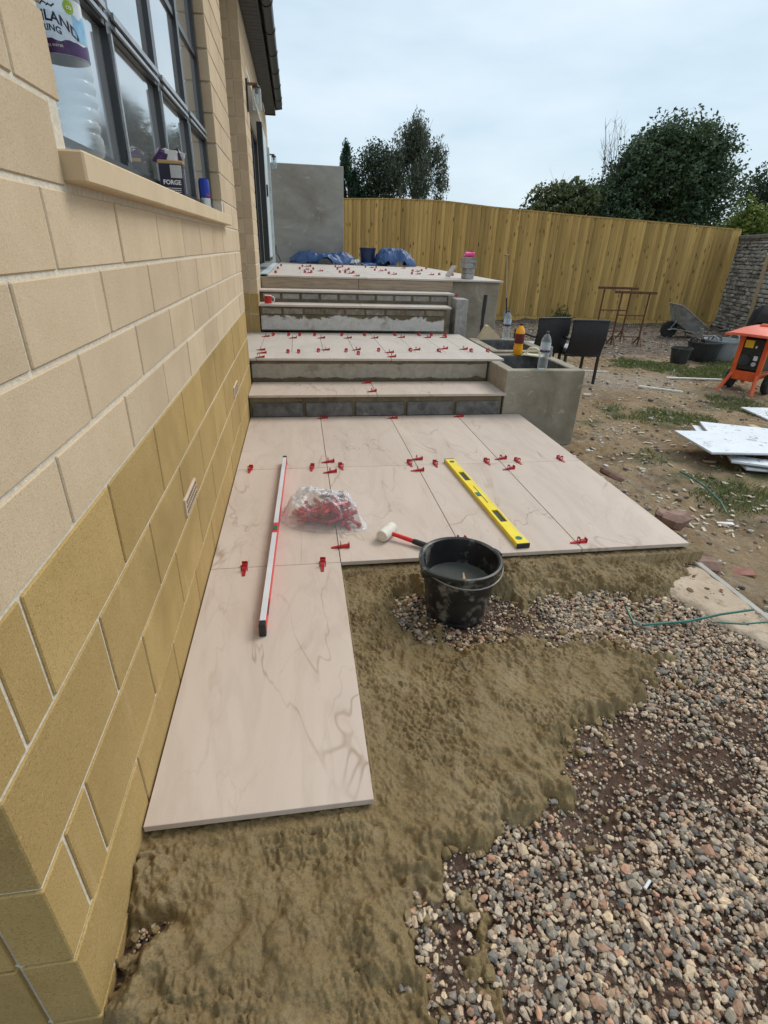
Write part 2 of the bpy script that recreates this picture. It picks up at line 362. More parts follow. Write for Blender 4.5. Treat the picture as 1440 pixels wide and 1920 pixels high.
def fence_mat():
    t = NT('treated_pine'); p = t.pos(); mpn = t.n('ShaderNodeMapping'); mpn.inputs['Scale'].default_value = (14, 14, .55); t.l(p, mpn.inputs[0])
    c = t.ramp(t.noise(mpn.outputs[0], 2.2, 5, .6, .5), [(.25, (.36,.215,.062)), (.5, (.51,.325,.108)), (.78, (.62,.42,.16))])
    kn = t.n('ShaderNodeTexVoronoi'); kn.inputs['Scale'].default_value = 1.0; m2 = t.n('ShaderNodeMapping'); m2.inputs['Scale'].default_value = (9, 9, 3.2); t.l(p, m2.inputs[0]); t.l(m2.outputs[0], kn.inputs['Vector'])
    c = t.mix(t.ramp(kn.outputs['Distance'], [(.07, .95), (.21, 0.0)]), c, (.15,.075,.022))
    c = t.mix(t.ramp(t.noise(p, 1.2, 4, .6), [(.55, 0.0), (.8, .4)]), c, (.30,.225,.11))
    c = t.rnd(c, .26); t.bump(t.noise(mpn.outputs[0], 8, 3, .6), .3, .002); return t.done(c, .8, 0, .25)
MT['fence'] = fence_mat()
MT['timber'] = simple('raw_timber', (.42,.29,.16), (.55,.41,.25), 12, .8, coords='Object')
MT['whitewood'] = simple('white_painted_batten', (.66,.65,.62), (.78,.77,.74), 10, .7)
MT['whiteboard'] = simple('white_sheet_board', (.66,.69,.73), (.74,.77,.80), 3, .45, coords='Position', spots=(16, (.22,.23,.27), .57, .68))
MT['boardedge'] = simple('sheet_board_edge', (.30,.29,.27), (.45,.44,.42), 20, .8)
MT['tarp'] = simple('blue_tarpaulin', (.020,.055,.155), (.045,.105,.25), 7, .42, spec=.5, bs=14, bstr=.5, bd=.02)
MT['bluebucket'] = simple('navy_plastic', (.008,.018,.06), (.014,.03,.09), 10, .4)
MT['rattan'] = simple('charcoal_woven_resin', (.014,.014,.016), (.028,.028,.030), 60, .55, bs=150, bstr=.5, bd=.003)
MT['cushion'] = simple('pale_grey_cushion', (.36,.37,.40), (.44,.45,.48), 10, .85)
MT['rust'] = simple('rusty_steel', (.10,.045,.022), (.17,.085,.045), 24, .75, metal=.3)
MT['galv'] = simple('weathered_galvanised', (.20,.20,.19), (.34,.33,.31), 9, .6, metal=.3, spots=(14, (.13,.11,.09), .56, .7))
MT['tyre'] = simple('rubber_tyre', (.014,.014,.014), (.035,.033,.03), 20, .85)
MT['tub'] = simple('dusty_black_tub', (.022,.024,.025), (.045,.047,.048), 7, .6, spots=(12, (.15,.145,.14), .60, .76))
MT['greytub'] = simple('grey_tub', (.23,.24,.25), (.31,.32,.33), 7, .6)
MT['orange'] = simple('orange_machine_paint', (.62,.085,.018), (.74,.13,.03), 8, .45, spots=(9, (.42,.10,.04), .62, .8))
MT['orange2'] = simple('faded_red_hood', (.70,.105,.055), (.78,.17,.085), 5, .42)
MT['stick'] = simple('yellow_sticker', (.72,.47,.015), (.78,.53,.03), 10, .5)
MT['paper'] = simple('pale_paper', (.62,.62,.60), (.72,.72,.70), 10, .6)
MT['pink'] = simple('pink_line_spool', (.85,.06,.28), (.92,.11,.36), 30, .5)
MT['orangedrink'] = simple('orange_drink', (.85,.33,.008), (.90,.40,.012), 10, .18, spec=.5)
MT['maroon'] = simple('maroon_label', (.10,.012,.012), (.16,.02,.016), 10, .4)
MT['cream'] = simple('cream_plastic', (.68,.63,.42), (.75,.70,.50), 10, .5)
MT['ceramic'] = simple('white_ceramic', (.72,.72,.70), (.78,.78,.76), 10, .18, spec=.5)
MT['redglaze'] = simple('red_glaze', (.50,.012,.016), (.56,.018,.02), 10, .2, spec=.5)
MT['label_white'] = simple('bottle_label_white', (.62,.65,.70), (.72,.74,.78), 6, .35)
MT['label_purple'] = simple('bottle_label_purple', (.038,.018,.075), (.075,.03,.12), 40, .35, spots=(30, (.20,.13,.25), .60, .72))
MT['label_blue'] = simple('bottle_label_blue', (.10,.32,.55), (.30,.52,.70), 25, .35)
MT['ink'] = simple('navy_ink', (.012,.012,.04), (.018,.018,.055), 10, .4)
MT['green'] = simple('green_badge', (.20,.33,.02), (.25,.40,.03), 10, .4)
MT['whiteink'] = simple('white_ink', (.72,.72,.72), (.78,.78,.78), 10, .4)
MT['darkcard'] = simple('dark_navy_card', (.015,.013,.035), (.03,.026,.06), 10, .5)
MT['cardboard'] = simple('torn_cardboard', (.40,.26,.11), (.50,.34,.16), 20, .85)
MT['canblue'] = simple('blue_can', (.012,.03,.23), (.02,.045,.30), 10, .25, metal=.4)
MT['cansilver'] = simple('silver_can', (.50,.50,.48), (.60,.60,.58), 10, .3, metal=.6)
MT['greencable'] = simple('dark_green_strip', (.012,.10,.075), (.02,.14,.10), 20, .45)
MT['sand'] = simple('sandy_concrete', (.42,.32,.225), (.54,.43,.32), 6, .95, coords='Position', bs=60, bstr=.9, bd=.008, spots=(14, (.25,.20,.14), .58, .72))
MT['concrete'] = simple('pale_concrete', (.36,.33,.28), (.46,.43,.38), 9, .95, coords='Position', bs=90, bstr=.6, bd=.004)
MT['redstone'] = simple('red_brown_stone', (.20,.115,.085), (.31,.20,.155), 9, .9, coords='Position', bs=40, bstr=.8, bd=.01)
MT['water'] = simple('murky_water', (.075,.08,.072), (.10,.105,.095), 3, .06, spec=.5)
MT['blackcloth'] = simple('black_cloth', (.022,.018,.018), (.04,.034,.033), 8, .85)
MT['bag'] = simple('white_woven_bag', (.55,.56,.58), (.66,.67,.69), 9, .7)
MT['bark'] = simple('bark', (.085,.065,.045), (.15,.12,.09), 14, .95, bs=30, bstr=.7, bd=.02)
MT['film'] = simple('blue_white_film', (.46,.56,.60), (.62,.69,.72), 12, .35)
MT['wallstone'] = simple('rubble_wall_stone', (.20,.175,.145), (.38,.345,.29), 9, .95, rand=.38, coords='Position', bs=35, bstr=.8, bd=.015)
MT['walljoint'] = simple('rubble_wall_joint', (.10,.085,.065), (.17,.15,.12), 12, .95, coords='Position')
MT['capstone'] = simple('wall_coping', (.13,.115,.09), (.22,.20,.165), 7, .95, coords='Position', bs=20, bstr=.6, bd=.02)
MT['brass'] = simple('copper_arm', (.20,.10,.055), (.28,.15,.085), 15, .4, metal=.7)

def band_mat(name, z0, z1, wob, inner, outer, sc=5.0, topband=True):
    t = NT(name); p = t.pos(off=False); sx = t.n('ShaderNodeSeparateXYZ'); t.l(p, sx.inputs[0]); n = t.noise(p, sc, 5, .6, .4)
    ma = t.n('ShaderNodeMath', operation='MULTIPLY_ADD'); t.l(n, ma.inputs[0]); ma.inputs[1].default_value = wob; t.l(sx.outputs[2], ma.inputs[2])
    mr = t.n('ShaderNodeMapRange'); t.l(ma.outputs[0], mr.inputs[0]); mr.inputs[1].default_value = z0+wob*.5; mr.inputs[2].default_value = z1+wob*.5
    m = t.ramp(mr.outputs[0], [(0.0, 0.0), (.06, 1.0), (.90, 1.0), (.97, 0.0)] if topband else [(0.0, 1.0), (.90, 1.0), (.97, 0.0), (1.0, 0.0)])
    ci = t.ramp(t.noise(p, 14, 6, .65, .6), [(.3, inner[0]), (.7, inner[1])]); co = t.ramp(t.noise(p, 11, 5, .6), [(.3, outer[0]), (.7, outer[1])])
    ci = t.mix(t.ramp(t.noise(p, 4.5, 5, .6), [(.58, 0.0), (.70, .7)]), ci, outer[1])
    c = t.mix(m, co, ci); h = t.bump(m, .5, .004); t.bump(t.noise(p, 60, 5, .65), .6, .006, h); return t.done(c, .9, 0, .25)
SLUR = ((.10,.08,.048), (.155,.125,.08))
MT['riser'] = band_mat('smeared_riser_render', .215, .365, .095, ((.30,.27,.22), (.42,.385,.325)), SLUR, 5.0)
MT['plasterband'] = band_mat('patchy_white_plaster', .30, .580, .26, ((.46,.44,.41), (.62,.60,.57)), SLUR, 6.5, False)

# ================================================================== GROUND
def polyG(pts, z=ZG): return [(G(u, v, z).x, G(u, v, z).y) for u, v in pts]
PATIO_X, PATIO_YA, PATIO_YC = 2.3875, 1.178, 3.515
GRASS = [polyG(p) for p in (
    [(1115,672),(1180,676),(1245,684),(1300,690),(1352,676),(1440,640),(1440,702),(1365,712),(1280,704),(1180,690)],
    [(1180,770),(1250,764),(1340,782),(1330,800),(1230,796),(1160,784)], [(1265,884),(1330,892),(1440,882),(1440,966),(1385,968),(1300,925)],
    [(1340,742),(1440,752),(1440,780),(1350,766)], [(1078,786),(1125,792),(1105,804),(1078,800)], [(1225,850),(1275,862),(1260,880),(1215,868)], [(1130,762),(1170,762),(1165,772),(1130,770)])]
TOPSOIL = polyG([(880,588),(1345,608),(1440,620),(1390,655),(1240,670),(1120,668),(960,650),(880,640)])
DUST = polyG([(1085,695),(1160,698),(1260,706),(1255,722),(1130,735),(1085,735)])
def ground_z(X, Y):
    inner = sstep(2.50, 2.43, X)*sstep(3.9, 3.4, Y)
    z = ZG + inner*0.20
    z = z + (1-inner)*sstep(3.3, 2.45, X)*sstep(3.3, 1.8, Y)*0.10
    z = z + (fbm(X, Y, 1.3, 3, 4)-.5)*0.05*(1-inner) + (fbm(X, Y, 9, 5, 3)-.5)*0.03 + (fbm(X, Y, 30, 9, 2)-.5)*0.012
    z = z + sstep(9.0, 12.0, Y)*(fbm(X, Y, 2.2, 13, 4)-.35)*0.16*sstep(3.0, 4.0, X)*sstep(14, 13, Y)
    return z
def lines(*seg):
    out = []
    for a, b, s in seg: out += list(np.arange(a, b, s))
    return np.array(out+[seg[-1][1]])
gx = lines((-70, -2, 8), (-2, 2.2, .05), (2.2, 5.5, .03), (5.5, 12.5, .06), (12.5, 16, .5), (16, 120, 8))
gy = lines((-60, -2, 6), (-2, 4.5, .03), (4.5, 8, .045), (8, 14, .07), (14, 20, .6), (20, 160, 10))
X, Y = np.meshgrid(gx, gy); Z = ground_z(X, Y); nx, ny = len(gx), len(gy)
ii = (np.arange(ny-1)[:, None]*nx+np.arange(nx-1)[None, :]).ravel()
F = np.stack([ii, ii+1, ii+nx+1, ii+nx], 1)
def lerp(c, m, k): return c*(1-m[..., None])+np.array(k)*m[..., None]
col = np.zeros(X.shape+(3,))+np.array((.275,.182,.096))
n1 = fbm(X, Y, 1.1, 21, 5); n2 = fbm(X, Y, 4.5, 31, 4); n3 = fbm(X, Y, 14, 33, 3)
col = lerp(col, sstep(.42, .62, n1), (.335,.240,.142)); col = lerp(col, sstep(.55, .68, n2)*.7, (.175,.12,.075)); col = lerp(col, sstep(.60, .72, n3)*.5, (.36,.30,.225))
dmask = sstep(-.3, .3, sdist(X, Y, DUST)+(n2-.5)*.9); col = lerp(col, dmask*.55, (.38,.33,.27))
tmask = sstep(-.35, .35, sdist(X, Y, TOPSOIL)+(n2-.5)*1.1); col = lerp(col, tmask*.9, (.120,.092,.070)); col = lerp(col, tmask*sstep(.5, .62, n3)*.6, (.25,.205,.165))
gm = np.full(X.shape, -9.0)
for p in GRASS: gm = np.maximum(gm, sdist(X, Y, p))
gmask = sstep(-.15, .2, gm+(n2-.5)*.55); col = lerp(col, gmask*.75, (.085,.105,.035))
far = sstep(13.4, 14.5, Y); col = lerp(col, far, (.07,.09,.035))
inn = sstep(2.50, 2.43, X)*sstep(3.9, 3.4, Y); col = lerp(col, inn, (.125,.075,.053)); col = lerp(col, inn*sstep(.45, .62, n2), (.20,.13,.095))
ground = struct(link('ground', np_mesh('ground', np.stack([X.ravel(), Y.ravel(), Z.ravel()], 1), F, MT['ground'], True, col.reshape(-1, 3))))
ground['label'] = 'bare brown garden soil with patches of grass and cement dust'

# ------------------------------------------------------------------ mortar bed
MORT = [(-.05,.06),(-.005,-.02),(.004,-.09),(.022,-.17),(.045,-.25),(.03,-.33),(-.02,-.62),(.68,-.62),(.67,-.43),(.65,-.38),(.655,-.30),(.675,-.21),(.74,-.175),(.76,-.127),(.85,-.11),(.956,-.07),(1.107,-.074),(1.2,-.04),(1.233,.096),(1.324,.184),(1.44,.257),(1.56,.29),(1.737,.397),(1.79,.476),(1.7,.579),(1.51,.666),(1.33,.67),(1.10,.64),(.98,.66),(.86,.76),(.815,.923),(.90,1.0),(.968,1.03),(1.21,1.02),(1.30,.95),(1.378,.842),(1.5,.90),(1.589,.919),(1.773,.92),(1.887,.846),(2.05,.86),(2.247,.935),(2.361,.992),(2.40,1.30),(.45,1.30),(.45,.06)]
RIDGE = [(.775,-.205),(.812,-.26),(.800,-.31),(.762,-.36),(.775,-.41),(.80,-.47)]
def seg_d(X, Y, path):
    d = np.full(X.shape, 9.0)
    for (x0, y0), (x1, y1) in zip(path[:-1], path[1:]):
        ex, ey = x1-x0, y1-y0; t = np.clip(((X-x0)*ex+(Y-y0)*ey)/(ex*ex+ey*ey), 0, 1); d = np.minimum(d, np.hypot(X-x0-t*ex, Y-y0-t*ey))
    return d
def mortar_h(X, Y):
    s = sdist(X, Y, MORT)
    e = s+(fbm(X, Y, 6, 41, 4)-.5)*.17+(fbm(X, Y, 22, 43, 4)-.5)*.10
    body = sstep(-.040, .075, e)
    # the raised roll along the tile edges
    roll = sstep(.82, 1.0, Y)*sstep(1.25, 1.10, Y)
    top = -.052+(fbm(X, Y, 3.2, 51, 3)-.5)*.045+(fbm(X, Y, 12, 53, 4)-.5)*.034
    top = top+roll*((fbm(X, Y, 9, 55, 4)-.42)*.095)*sstep(1.15, 1.35, X)+roll*.014*(1-sstep(1.15, 1.35, X))
    top = top+sstep(.0, -.10, Y)*sstep(-.40, -.28, Y)*(np.abs(fbm(X, Y, 8, 57, 4)-.5)-.06)*.06
    rim = sstep(.12, .0, np.abs(e-.05)); top = top+rim*((fbm(X, Y, 15, 59, 4)-.49)*.060+(np.abs(fbm(X, Y, 34, 60, 3)-.5)-.10)*.035)
    # band pushed up against the tile front
    front = sstep(-.10, -.02, Y)*sstep(.62, .52, X)*sstep(.06, .02, Y); top = np.maximum(top, top*(1-front)+front*(-.034+(fbm(X, Y, 16, 61, 3)-.5)*.035))
    swirl = np.sin((X*.55+Y*1.1+(fbm(X, Y, 3, 63, 3)-.5)*1.1)*46)*.0045*sstep(.3, .6, fbm(X, Y, 2.4, 67, 2)); top = top+swirl
    wl = sstep(.14, .02, X)*sstep(.0, -.06, Y)*sstep(-.36, -.30, Y); top = top+wl*(fbm(X, Y, 15, 69, 3)-.38)*.09
    wx = X+.012*vn(X, Y, 40, 5); wy = Y+.012*vn(X, Y, 40, 6); grain = 1-np.abs(2*vn(wx+.35*wy, wy*.8, 78, 71)-1); g2 = 1-np.abs(2*vn(wx+.2*wy, wy, 150, 73)-1); g0 = vn(wx, wy, 36, 75)
    amp = .55+.9*sstep(.4, .65, fbm(X, Y, 5, 77, 3))
    top = top+(g0-.5)*.007*amp-(grain-.5)*.0095*amp-(g2-.5)*.0060*amp
    h = -.130+body*(top+.130)
    edge_in = ((Y > -.035) & (X < .60)) | (Y > 1.14); h = np.where(edge_in, np.maximum(h, -.034+(grain-.5)*.008), h)
    rd = seg_d(X, Y, RIDGE)+(fbm(X, Y, 18, 81, 4)-.5)*.085
    h = np.maximum(h, -.150+sstep(.046, .002, rd)*(.066+(fbm(X, Y, 26, 83, 4)-.5)*.055-(grain-.5)*.010-(g2-.5)*.006))
    for (bx, by, br) in ((.70,-.265,.035),(.72,-.34,.03),(.68,-.12,.03),(1.15,-.075,.05),(1.17,.0,.03),(.705,-.42,.035)):
        bd = np.hypot(X-bx, Y-by)+(fbm(X, Y, 22, 85, 4)-.5)*.07; h = np.maximum(h, -.150+sstep(br*1.15, br*.2, bd)*(.056+(fbm(X, Y, 30, 88, 3)-.5)*.04-(grain-.5)*.010))
    lim = np.where((X < .598) & (Y > -.006), -.0235-.004*vn(X, Y, 40, 3), 1.0); lim = np.where((Y > 1.172), -.0235-.004*vn(X, Y, 40, 4), lim)
    return np.minimum(h, lim), e
st = .0034
mx = np.arange(-.004, 2.45, st); my = np.arange(-.63, 1.27, st); X, Y = np.meshgrid(mx, my); Hm, E_ = mortar_h(X, Y); nx = len(mx)
ii = (np.arange(len(my)-1)[:, None]*nx+np.arange(nx-1)[None, :]); gz = ground_z(X, Y)
keep = (Hm > gz-.03); kk = keep[:-1, :-1] | keep[1:, 1:] | keep[:-1, 1:] | keep[1:, :-1]
under = (X[:-1, :-1] < .56) & (Y[:-1, :-1] > .05); kk &= ~under
ii = ii[kk]; F = np.stack([ii, ii+1, ii+nx+1, ii+nx], 1)
used, inv = np.unique(F, return_inverse=True); V = np.stack([X.ravel(), Y.ravel(), Hm.ravel()], 1)[used]
mb = stuff(link('mortar_bed', np_mesh('mortar_bed', V, inv.reshape(F.shape), MT['mortar'], True)))
tag(mb, 'wet brown bedding mortar spread roughly in front of the laid tiles', 'mortar')
MORTAR_OBJ = mb

# ------------------------------------------------------------------ gravel
ICO_T = (1+5**.5)/2
IV = np.array([(-1,ICO_T,0),(1,ICO_T,0),(-1,-ICO_T,0),(1,-ICO_T,0),(0,-1,ICO_T),(0,1,ICO_T),(0,-1,-ICO_T),(0,1,-ICO_T),(ICO_T,0,-1),(ICO_T,0,1),(-ICO_T,0,-1),(-ICO_T,0,1)]); IV /= np.linalg.norm(IV[0])
IF = np.array([(0,11,5),(0,5,1),(0,1,7),(0,7,10),(0,10,11),(1,5,9),(5,11,4),(11,10,2),(10,7,6),(7,1,8),(3,9,4),(3,4,2),(3,2,6),(3,6,8),(3,8,9),(4,9,5),(2,4,11),(6,2,10),(8,6,7),(9,8,1)])
def subdiv(V, F):
    V = list(map(tuple, V)); c = {}; out = []
    def mid(a, b):
        k = (min(a, b), max(a, b))
        if k not in c:
            p = (np.array(V[a])+np.array(V[b]))/2; V.append(tuple(p/np.linalg.norm(p))); c[k] = len(V)-1
        return c[k]
    for a, b, d in F:
        x, y, z = mid(a, b), mid(b, d), mid(d, a); out += [(a, x, z), (b, y, x), (d, z, y), (x, y, z)]
    return np.array(V), np.array(out)
IV2, IF2 = subdiv(IV, IF)
PAL = np.array((1.10,.99,.86))*np.array([(.50,.42,.34),(.40,.33,.27),(.47,.38,.30),(.33,.30,.27),(.24,.235,.23),(.17,.175,.18),(.36,.27,.20),(.30,.20,.15),(.55,.48,.39),(.28,.26,.225),(.42,.26,.19),(.21,.19,.165),(.38,.35,.30),(.46,.40,.34),(.14,.135,.13),(.52,.44,.33)])
def stones(name, P, S, rng, hi=False, flat=.62, pal=PAL, tint=1.0):
    BV, BF = (IV2, IF2) if hi else (IV, IF); n = len(P); m = len(BV)
    sc = S[:, None]*np.stack([rng.uniform(.75, 1.35, n), rng.uniform(.6, 1.0, n), rng.uniform(.42, .85, n)], 1)
    jit = 1+rng.normal(0, .20 if not hi else .11, (n, m, 1)); V = BV[None]*jit; V[..., 2] += .25*V[..., 0]*rng.normal(0, 1, (n, 1)); V = np.clip(V, -rng.uniform(.62, 1.0, (n, 1, 3)), rng.uniform(.62, 1.0, (n, 1, 3)))
    V = np.sign(V)*np.abs(V)**.85                  # squarer, more broken shapes
    V = V*sc[:, None, :]
    a = rng.uniform(0, 6.28, n); tl = rng.normal(0, .38, n); ca, sa, ct, s2 = np.cos(a), np.sin(a), np.cos(tl), np.sin(tl)
    x, y, z = V[..., 0], V[..., 1], V[..., 2]; y, z = y*ct[:, None]-z*s2[:, None], y*s2[:, None]+z*ct[:, None]
    x, y = x*ca[:, None]-y*sa[:, None], x*sa[:, None]+y*ca[:, None]
    V = np.stack([x, y, z], 2)+P[:, None, :]; F = BF[None]+(np.arange(n)*m)[:, None, None]
    c = pal[rng.integers(0, len(pal), n)]*rng.uniform(.72, 1.18, (n, 1))*tint
    return np_mesh(name, V.reshape(-1, 3), F.reshape(-1, 3), MT['stone'], False, np.repeat(c, m, 0))
rng = np.random.default_rng(11)
SOILP = [(1.18,.02,.30),(1.42,.12,.30),(1.28,.80,.26),(1.02,.85,.26),(1.62,.05,.24),(1.85,.15,.15),(.74,-.10,.16),(.72,-.33,.10),(.02,-.28,.12)]
def soil_m(x, y):
    m = np.zeros_like(x)
    for a, b, r in SOILP: m = np.maximum(m, sstep(r, r*.35, np.hypot(x-a, y-b)))
    return m
def scatter(n, x0, x1, y0, y1, smin, smax, soil_keep, power=2.0, lift=(-.002, .012)):
    x = rng.uniform(x0, x1, n); y = rng.uniform(y0, y1, n); h, e = mortar_h(x, y); g = ground_z(x, y); s = smin+(smax-smin)*rng.random(n)**power
    ok = (h < g+.004) & ~((x < .60) & (y > -.0)) & (y < 1.16) & (x > .012)
    strip = (x > 2.05+(1.08-y)*.33) & (y > .30); ok &= ~(strip & (rng.random(n) > .10))
    sm = soil_m(x, y); ok &= rng.random(n) < (1-sm*(1-soil_keep))
    ok &= (np.hypot(x-1.075, y-.92) > .125+s)
    x, y, g, s = x[ok], y[ok], g[ok], s[ok]; return np.stack([x, y, g+rng.uniform(lift[0], lift[1], len(x))+s*.25], 1), s
Pa, Sa = scatter(40000, 0.0, 2.42, -.78, 1.17, .0028, .0062, .60, 1.2)
Pb, Sb = scatter(30000, 0.0, 2.42, -.78, 1.17, .0062, .0115, .14, 1.5, (.000, .012))
Pc, Sc = scatter(2300, .62, 2.42, -.78, 1.10, .0105, .0180, .05, 2.2, (.002, .012))
gv = stuff(link('gravel', stones('gravel', np.concatenate([Pa, Pb]), np.concatenate([Sa, Sb]), rng))); tag(gv, 'mixed pink grey and cream gravel beside the wet mortar', 'gravel')
crumbs_n = 5200; x = rng.uniform(0, 2.42, crumbs_n); y = rng.uniform(-.62, 1.1, crumbs_n); h, e = mortar_h(x, y); g = ground_z(x, y); ok = (e > -.13) & (e < .03) & (h < g+.02) & (rng.random(crumbs_n) < np.exp(np.minimum(0, e)*16)) & ~((x < .60) & (y > 0)) & (np.hypot(x-1.075, y-.92) > .15)
x, y, g, h = x[ok], y[ok], g[ok], h[ok]; s = .003+.015*rng.random(len(x))**2.6
cm = stones('crumbs', np.stack([x, y, np.maximum(g+.006, h)+s*.3], 1), s, rng, True); cm.materials.clear(); cm.materials.append(MT['mortar']); cr_o = stuff(link('crumbs', cm, MORTAR_OBJ))
gv2 = stuff(link('gravel', stones('gravel', Pc, Sc, rng, False), gv)); 
# loose grit and flakes over the garden soil
n = 15000; x = 2.45+rng.random(n)**1.5*8.5; y = rng.uniform(-.6, 12.6, n); ok = ~((x < 3.2) & (y > 3.4) & (y < 12)) & (fbm(x, y, 1.4, 91, 4)+rng.normal(0, .12, n) > .42); x, y = x[ok], y[ok]
s = .005+.022*rng.random(len(x))**3.2; P = np.stack([x, y, ground_z(x, y)+s*.2], 1)
gr = stuff(link('rubble', stones('rubble', P, s, rng, pal=np.array([(.42,.36,.28),(.52,.47,.40),(.20,.15,.11),(.30,.23,.16),(.14,.11,.085),(.46,.34,.24),(.58,.55,.50)])))); tag(gr, 'small stones and crumbs scattered over the brown garden soil', 'rubble')
n = 9000; x = rng.uniform(2.6, 11, n); y = rng.uniform(0, 12.7, n); e = sdist(x, y, TOPSOIL); ok = ~((x < 3.2) & (y > 3.3)) & ((e > -.4) | (rng.random(n) < .22)); x, y = x[ok], y[ok]; s = .008+.032*rng.random(len(x))**2.4
cl_ = stuff(link('clods', stones('clods', np.stack([x, y, ground_z(x, y)+s*.15], 1), s, rng, pal=np.array([(.13,.095,.068),(.17,.125,.085),(.10,.075,.055),(.22,.17,.12),(.28,.23,.18)])), gr))
# wood shavings / splinters
MBs = MB()
for i in range(330):
    u = random.uniform(1070, 1440); v = random.uniform(650, 1010)
    if u < 1080+(v-830)*1.25 and v > 830: continue
    p = G(u, v); L = random.uniform(.015, .10)*random.uniform(.5, 1); a = random.uniform(0, 6.28); zz = float(ground_z(np.array([p.x]), np.array([p.y]))[0])
    MBs.box((p.x, p.y, zz+.008), (L, random.uniform(.006, .022), random.uniform(.003, .010)), 0, Matrix.Rotation(a, 3, 'Z') @ Matrix.Rotation(random.uniform(-.25, .25), 3, 'Y'))
sp = stuff(MBs.build('splinters', simple('splinter_wood', (.46,.37,.25), (.66,.58,.46), 6, .85, coords='Position'))); tag(sp, 'pale wood splinters and offcuts littering the soil', 'splinters')

# ------------------------------------------------------------------ grass
def grass(name, polys, n, label):
    V = []; Cc = []
    tot = 0; pts = []
    for p in polys:
        xs = [q[0] for q in p]; ys = [q[1] for q in p]; A = (max(xs)-min(xs))*(max(ys)-min(ys)); k = int(n*A)
        x = rng.uniform(min(xs)-.15, max(xs)+.15, k); y = rng.uniform(min(ys)-.15, max(ys)+.15, k)
        e = sdist(x, y, p)+(fbm(x, y, 3.5, 95, 4)-.5)*.75; ok = (e > 0) & (x > 2.6); pts.append(np.stack([x[ok], y[ok]], 1))
    P = np.concatenate(pts); m = len(P); z = ground_z(P[:, 0], P[:, 1])-.005; a = rng.uniform(0, 6.28, m); L = rng.uniform(.012, .050, m); bw = rng.uniform(.002, .0042, m); ln = rng.uniform(.3, 1.0, m)*L; b = rng.uniform(0, 6.28, m)
    dx, dy = np.cos(a)*bw, np.sin(a)*bw; tx, ty = np.cos(b)*ln, np.sin(b)*ln
    v0 = np.stack([P[:, 0]-dx, P[:, 1]-dy, z], 1); v1 = np.stack([P[:, 0]+dx, P[:, 1]+dy, z], 1)
    v2 = np.stack([P[:, 0]+tx*.45+dx*.8, P[:, 1]+ty*.45+dy*.8, z+L*.7], 1); v3 = np.stack([P[:, 0]+tx, P[:, 1]+ty, z+L], 1)
    V = np.stack([v0, v1, v2, v3], 1).reshape(-1, 3); F = (np.arange(m)*4)[:, None]+np.array([0, 1, 2, 3])
    c = np.array([(.085,.14,.030),(.12,.18,.045),(.07,.11,.03),(.17,.19,.07),(.28,.24,.12)])[rng.integers(0, 5, m)]*rng.uniform(.75, 1.25, (m, 1))
    o = stuff(link(name, np_mesh(name, V, F, MT['grassmat'], False, np.repeat(c, 4, 0)))); tag(o, label, 'grass'); return o
def leafy(name, trans=.35, rough=.6):
    t = NT(name); a = t.n('ShaderNodeAttribute', attribute_name='Col').outputs['Color']; t.done(a, rough, 0, .3)
    tr = t.n('ShaderNodeBsdfTranslucent'); t.l(a, tr.inputs[0]); mx_ = t.n('ShaderNodeMixShader'); mx_.inputs[0].default_value = trans
    t.l(t.b.outputs[0], mx_.inputs[1]); t.l(tr.outputs[0], mx_.inputs[2]); t.l(mx_.outputs[0], t.out.inputs[0]); return t.m
MT['grassmat'] = leafy('grass_blade', .3); MT['leaf'] = leafy('tree_leaf', .28, .5)
grass('grass', GRASS, 5000, 'thin patches of green grass growing through the trampled soil')

# ================================================================== HOUSE
house = thing('house', 'beige and buff block built house with dark window frames and black gutter', 'house')
LZ0, HB, HU = .814, .2195, .1447
ZL = [LZ0-HB*k for k in range(6, 0, -1)]+[LZ0+HU*k for k in range(0, 18)]   # bed joint heights
blk_cache = {}
def block(parent, ln, ht, axis, c, buff):
    k = (round(ln, 3), round(ht, 3), axis, buff)
    if k not in blk_cache:
        d = (.09, k[0], k[1]) if axis == 'x' else (k[0], .09, k[1])
        blk_cache[k] = MB().box((0,0,0), d, .0025).mesh('block', MT['buff' if buff else 'beige'])
    o = link('block', blk_cache[k], parent, c)
    o.rotation_euler = (0, 0, 0); return o
JT = .0095
def course_rows(y0, y1, holes, offs):
    """yield (ya, yb, z0, z1, buff) block cells along a run, leaving holes (ya, yb, za, zb)"""
    for r in range(len(ZL)-1):
        z0, z1 = ZL[r], ZL[r+1]
        if z1 < -.35: continue
        i = r-6; par = (i % 2 == 0) if i >= 0 else (i % 2 != 0)
        off = offs[0] if (par and i >= 0) or (i < 0 and (-i) % 2 == 0) else offs[1]
        js = [y0]; k = math.floor((y0-off)/.4265)
        while True:
            k += 1; y = off+k*.4265
            if y >= y1-.05: break
            if y > y0+.06: js.append(y)
        js.append(y1)
        yield r, js, z0, z1, z1 <= LZ0+.01
def cut(js, z0, z1, holes):
    ints = list(zip(js[:-1], js[1:]))
    for a, b, za, zb in holes:
        if z1 <= za+.03 or z0 >= zb-.03: continue
        out = []
        for p, q in ints:
            if q <= a or p >= b: out.append((p, q)); continue
            if p < a-.02: out.append((p, a+JT/2))
            if q > b+.02: out.append((b-JT/2, q))
        ints = out
    return ints
